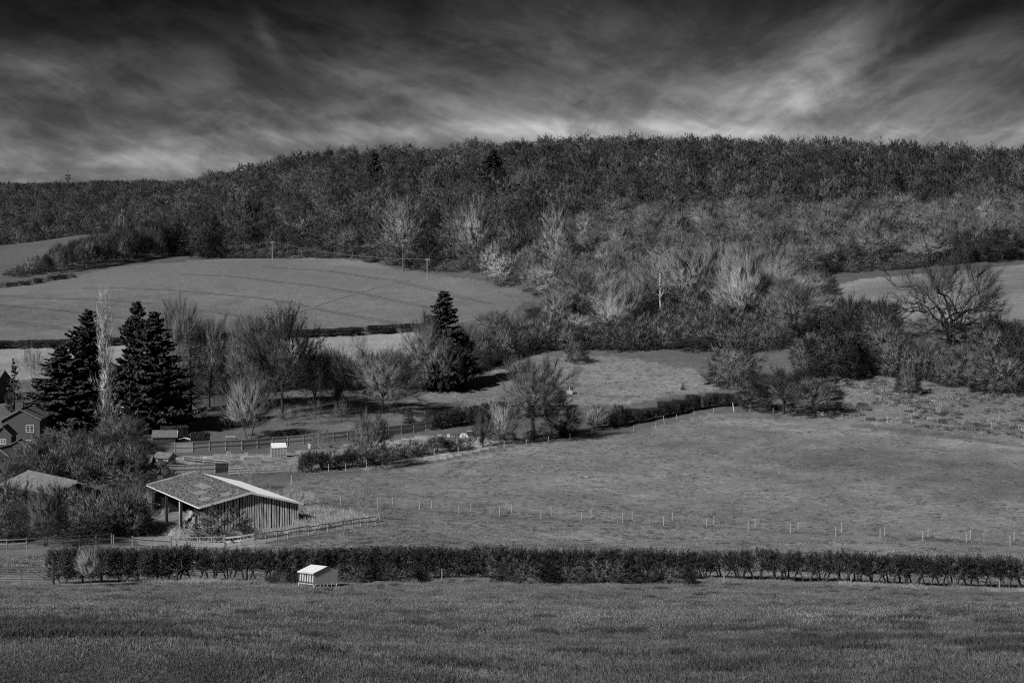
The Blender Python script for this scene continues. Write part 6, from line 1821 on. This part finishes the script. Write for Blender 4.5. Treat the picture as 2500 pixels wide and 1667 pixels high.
crate(1149, 1064, 1.3, 0.9, 0.9, 'dark box behind the white-sheeted mound on the allotments', 'box', 'dark_box', M['metal_dark'], M['metal_bar'])
crate(1095, 1068, 0.5, 0.4, 0.55, 'small pale frame on the allotments left of the white-sheeted mound', 'box', 'cold_frame', M['white'])
crate(628, 1130, 1.5, 0.9, 0.85, 'dark netted hutch on the allotments below the greenhouse', 'hutch', 'hutch', M['wood_mid'], M['glass_pale'])
crate(782, 1138, 0.5, 0.3, 0.18, 'tiny white tray at the foot of the pale thin tree', 'tray', 'seed_tray', M['white'])
crate(906, 968, 1.1, 0.9, 1.3, 'small dark hut under the ivy-clad tree beyond the orchard', 'hut', 'small_hut', M['wood_dark'], M['tile_pale'])
mound('sheeted_mound', G(1132, 1067), 0.95, 0.6, 0.65, M['cloth'], 'white-sheeted mound on the allotments beside the narrow ivy bush', 'covered heap', 3)
mound('garden_cover', G(449, 1077) + Vector((0, 1, 0)), 1.2, 0.7, 0.5, M['trim'], 'pale covered garden table by the potting shed', 'covered table', 6)
mound('compost_heap', G(1170, 1072), 0.5, 0.4, 0.35, M['cloth'], 'small pale heap beside the dark box on the allotments', 'heap', 8)
p = G(556, 1121)
bp = empty('bean_pole_stack', p, 0, 'leaning stack of pale bean poles on the allotments', 'bean poles')
for i in range(11):
    a = random.Random(i).uniform(-1, 1); mb = MB(); mb.tube((a * 1.1, a * 0.3, -0.1), (0.15 + a * 0.25, 0.1, 1.35 + 0.1 * cos(i)), 0.035, 0.025, 6); mb.build('pole', M['wood_pale'], bp)
p = G(563, 1071)
gb = empty('garden_bench', p, radians(4), 'low pale bench behind the board fence under the cut-back tree', 'bench')
mb = MB(); mb.box(-0.9, 0.9, -0.2, 0.2, 0.40, 0.46); mb.build('seat', M['trim'], gb)
for x in (-0.75, 0.75): mb = MB(); mb.box(x - .05, x + .05, -0.18, 0.18, -0.1, 0.398); mb.build('leg', M['wood_mid'], gb)
mb = MB(); mb.slab([(0, 0, 0), (0.35, 0, 0), (0.6, 0.1, 1.0), (0.4, 0.1, 1.05)], (0, 0.05, 0)); tag(link('white_board', mb.mesh('white_board', M['white']), None, G(417, 1078) + Vector((0, 2, 1.0))), 'small white board leaning on the taller clipped hedge', 'board')
# arched hut in the meadow
p = G(1390.5, 963)
ah = empty('arched_hut', p, radians(-12), 'small arched hut with twin dark openings in the meadow', 'hut')
mb = MB(); n = 12; r0 = 0.72
pts = [(r0 * cos(pi * i / n), 0, 1.15 + 0.72 * sin(pi * i / n)) for i in range(n + 1)]
mb.slab([(r0, 0, 1.0)] + pts + [(-r0, 0, 1.0)], (0, 0.9, 0)); mb.build('arched_top', M['metal_dark'], ah)
mb = MB(); mb.box(-0.70, 0.70, 0.02, 0.88, -0.2, 0.995); mb.build('body', M['wood_pale'], ah)
mb = MB(); mb.box(-0.035, 0.035, -0.03, -0.003, 0.3, 1.8); mb.build('divider', M['white'], ah)
mb = MB(); mb.box(-0.75, 0.75, -0.12, 0.0, 0.18, 0.26); mb.build('sill', M['white'], ah)

# --- power line
WR = []


def pole(px, py, top, label, D=None, group=None, arm=True, r=0.16):
    p = G(px, py) if D is None else AT(px, D)
    h = ztop(top, p.y) - p.z
    o = empty('utility_pole', p, radians(-20), label, 'utility pole', group)
    mb = MB(); mb.tube((0, 0, -1), (0, 0, h), r * 1.25, r, 8); mb.build('shaft', M['pole'], o)
    if arm:
        mb = MB(); mb.box(-1.1, 1.1, -0.09, 0.09, h - .5, h - .3); mb.build('crossarm', M['pole'], o)
        for x in (-1.0, 0, 1.0): mb = MB(); mb.tube((x, 0, h - .298), (x, 0, h - .02 + (0.25 if x == 0 else 0)), 0.07, n=6); mb.build('insulator', M['white'], o)
    return p + Vector((0, 0, h - .05))


t1 = pole(665, 638, 590, 'utility pole at the top edge of the arable field, the first', None, 'poles of the line above the arable field')
t2 = pole(1043, 684, 632, 'utility pole beside the footpath end, the second of the line', None, 'poles of the line above the arable field')
t3 = AT(1440, 520); t3.z = ztop(716, 520)
t0 = AT(250, 840); t0.z = ztop(606, 840)


def wire(a, b, sag, label, off):
    n = 24
    P_ = np.array([[a.x + (b.x - a.x) * i / n + off, a.y + (b.y - a.y) * i / n, a.z + (b.z - a.z) * i / n - sag * 4 * (i / n) * (1 - i / n)] for i in range(n + 1)])[None]
    V, Fq = tubes(P_, np.full((1, n + 1), 0.035), 4)
    tag(link('overhead_wire', np_mesh('overhead_wire', V, Fq, M['wire'])), label, 'wire', 'wires of the overhead line')


for o_ in (-1.0, 1.0):
    wire(t0, t1, 2.5, 'overhead wire running from the first pole toward the belt of young trees', o_)
    wire(t1, t2, 2.2, 'overhead wire between the two poles above the arable field', o_)
    wire(t2, t3, 2.6, 'overhead wire running from the second pole into the copse', o_)
for px_, D_, top_ in ((282, 905, 543), (293.5, 895, 524), (305, 900, 526), (311.5, 910, 543), (319, 912, 543)):
    pole(px_, None, top_, 'thin pale pole on the brow of the far pasture', D_, 'poles on the brow of the far pasture', False, 0.13)
# --- radio mast
D_ = 1450
p = AT(170, D_)
h = ztop(417, D_) - p.z
ms = empty('radio_mast', p, radians(10), 'lattice radio mast with antenna headframe on the distant ridge', 'mast')
hb = h - 4.2
mb = MB()
w0, w1 = 1.5, 0.75
leg = lambda sx, sy, z: Vector((sx * lerp(w0, w1, z / hb), sy * lerp(w0, w1, z / hb), z))
for sx, sy in ((1, 1), (1, -1), (-1, -1), (-1, 1)): mb.bar(leg(sx, sy, -1), leg(sx, sy, hb), 0.24)
k = 9
for i in range(k):
    za, zb = hb * i / k, hb * (i + 1) / k
    for (s1, s2) in (((1, 1), (1, -1)), ((1, -1), (-1, -1)), ((-1, -1), (-1, 1)), ((-1, 1), (1, 1))):
        mb.bar(leg(*s1, za), leg(*s2, zb), 0.13); mb.bar(leg(*s2, za), leg(*s1, zb), 0.13); mb.bar(leg(*s1, zb), leg(*s2, zb), 0.13)
mb.build('lattice', M['metal_dark'], ms)
mb = MB(); mb.tube((0, 0, hb), (0, 0, h), 0.28, 0.16, 6); mb.build('whip_aerial', M['metal_dark'], ms)
for z_, r_ in ((hb - 0.6, 2.3), (hb - 4.0, 2.2)):
    mb = MB()
    for i in range(6):
        a, b = i * pi / 3, (i + 1) * pi / 3
        mb.bar((r_ * cos(a), r_ * sin(a), z_), (r_ * cos(b), r_ * sin(b), z_), 0.16); mb.bar((0, 0, z_), (r_ * cos(a), r_ * sin(a), z_), 0.14)
    mb.build('headframe', M['metal_dark'], ms)
    for i in range(6):
        a = i * pi / 3; mb = MB(); x_, y_ = (r_ + .2) * cos(a), (r_ + .2) * sin(a); mb.box(x_ - .22, x_ + .22, y_ - .22, y_ + .22, z_ - 1.0, z_ + 1.3); mb.build('panel_antenna', M['metal_dark'], ms)

# --- tramlines and the footpath across the arable field
def track(pts, gap, wd, mat, label, lift=0.16):
    q = along(pts, max(20, len(pts) * 14))
    V, Fq = [], []
    for s in ((-gap / 2, gap / 2) if gap else (0,)):
        b0 = len(V)
        for i, c in enumerate(q):
            d = (q[min(i + 1, len(q) - 1)] - q[max(i - 1, 0)]); d.z = 0; d.normalize(); nn = Vector((-d.y, d.x, 0))
            jw = wd * (0.75 + 0.5 * random.Random(i * 7 + int(s * 10)).random())
            for t_ in (-jw / 2, jw / 2):
                c2 = c + nn * (s + t_); V.append((c2.x, c2.y, Hs(c2.x, c2.y) + lift))
            if i: k = b0 + 2 * i; Fq.append((k - 2, k - 1, k + 1, k))
    me = bpy.data.meshes.new('tramline'); me.from_pydata(V, [], Fq); me.materials.append(mat); me.update()
    tag(link('tramline', me), label, 'tramline', kind='structure')


M['rut'] = grey('wheel_rut', 0.105, 0.135, 0.3)
M['path'] = grey('trodden_path', 0.17, 0.22, 0.5)
TL = [[(-20, 720), (0, 722), (120, 729), (260, 733), (370, 742)], [(200, 704), (262, 703), (417, 709), (506, 716), (625, 727), (700, 737), (754, 750), (920, 781), (975, 791)], [(450, 712), (520, 718), (560, 722)],
      [(440, 670), (565, 675), (700, 691), (782, 700), (878, 715), (1017, 745), (1100, 760)], [(-30, 743), (0, 745), (121, 755), (194, 764), (274, 774), (380, 782)], [(0, 780), (100, 795), (170, 806)],
      [(420, 752), (491, 757), (569, 770), (660, 782)], [(640, 651), (800, 662), (960, 684), (1080, 712), (1200, 742)]]
for i, t_ in enumerate(TL):
    if i == 2: continue
    track(t_, 2.2, 0.45, M['rut'], 'pair of wheel ruts across the arable field')
track([(728, 762), (800, 738), (865, 718), (925, 700), (1000, 685)], 0, 0.7, M['path'], 'pale footpath slanting across the arable field')
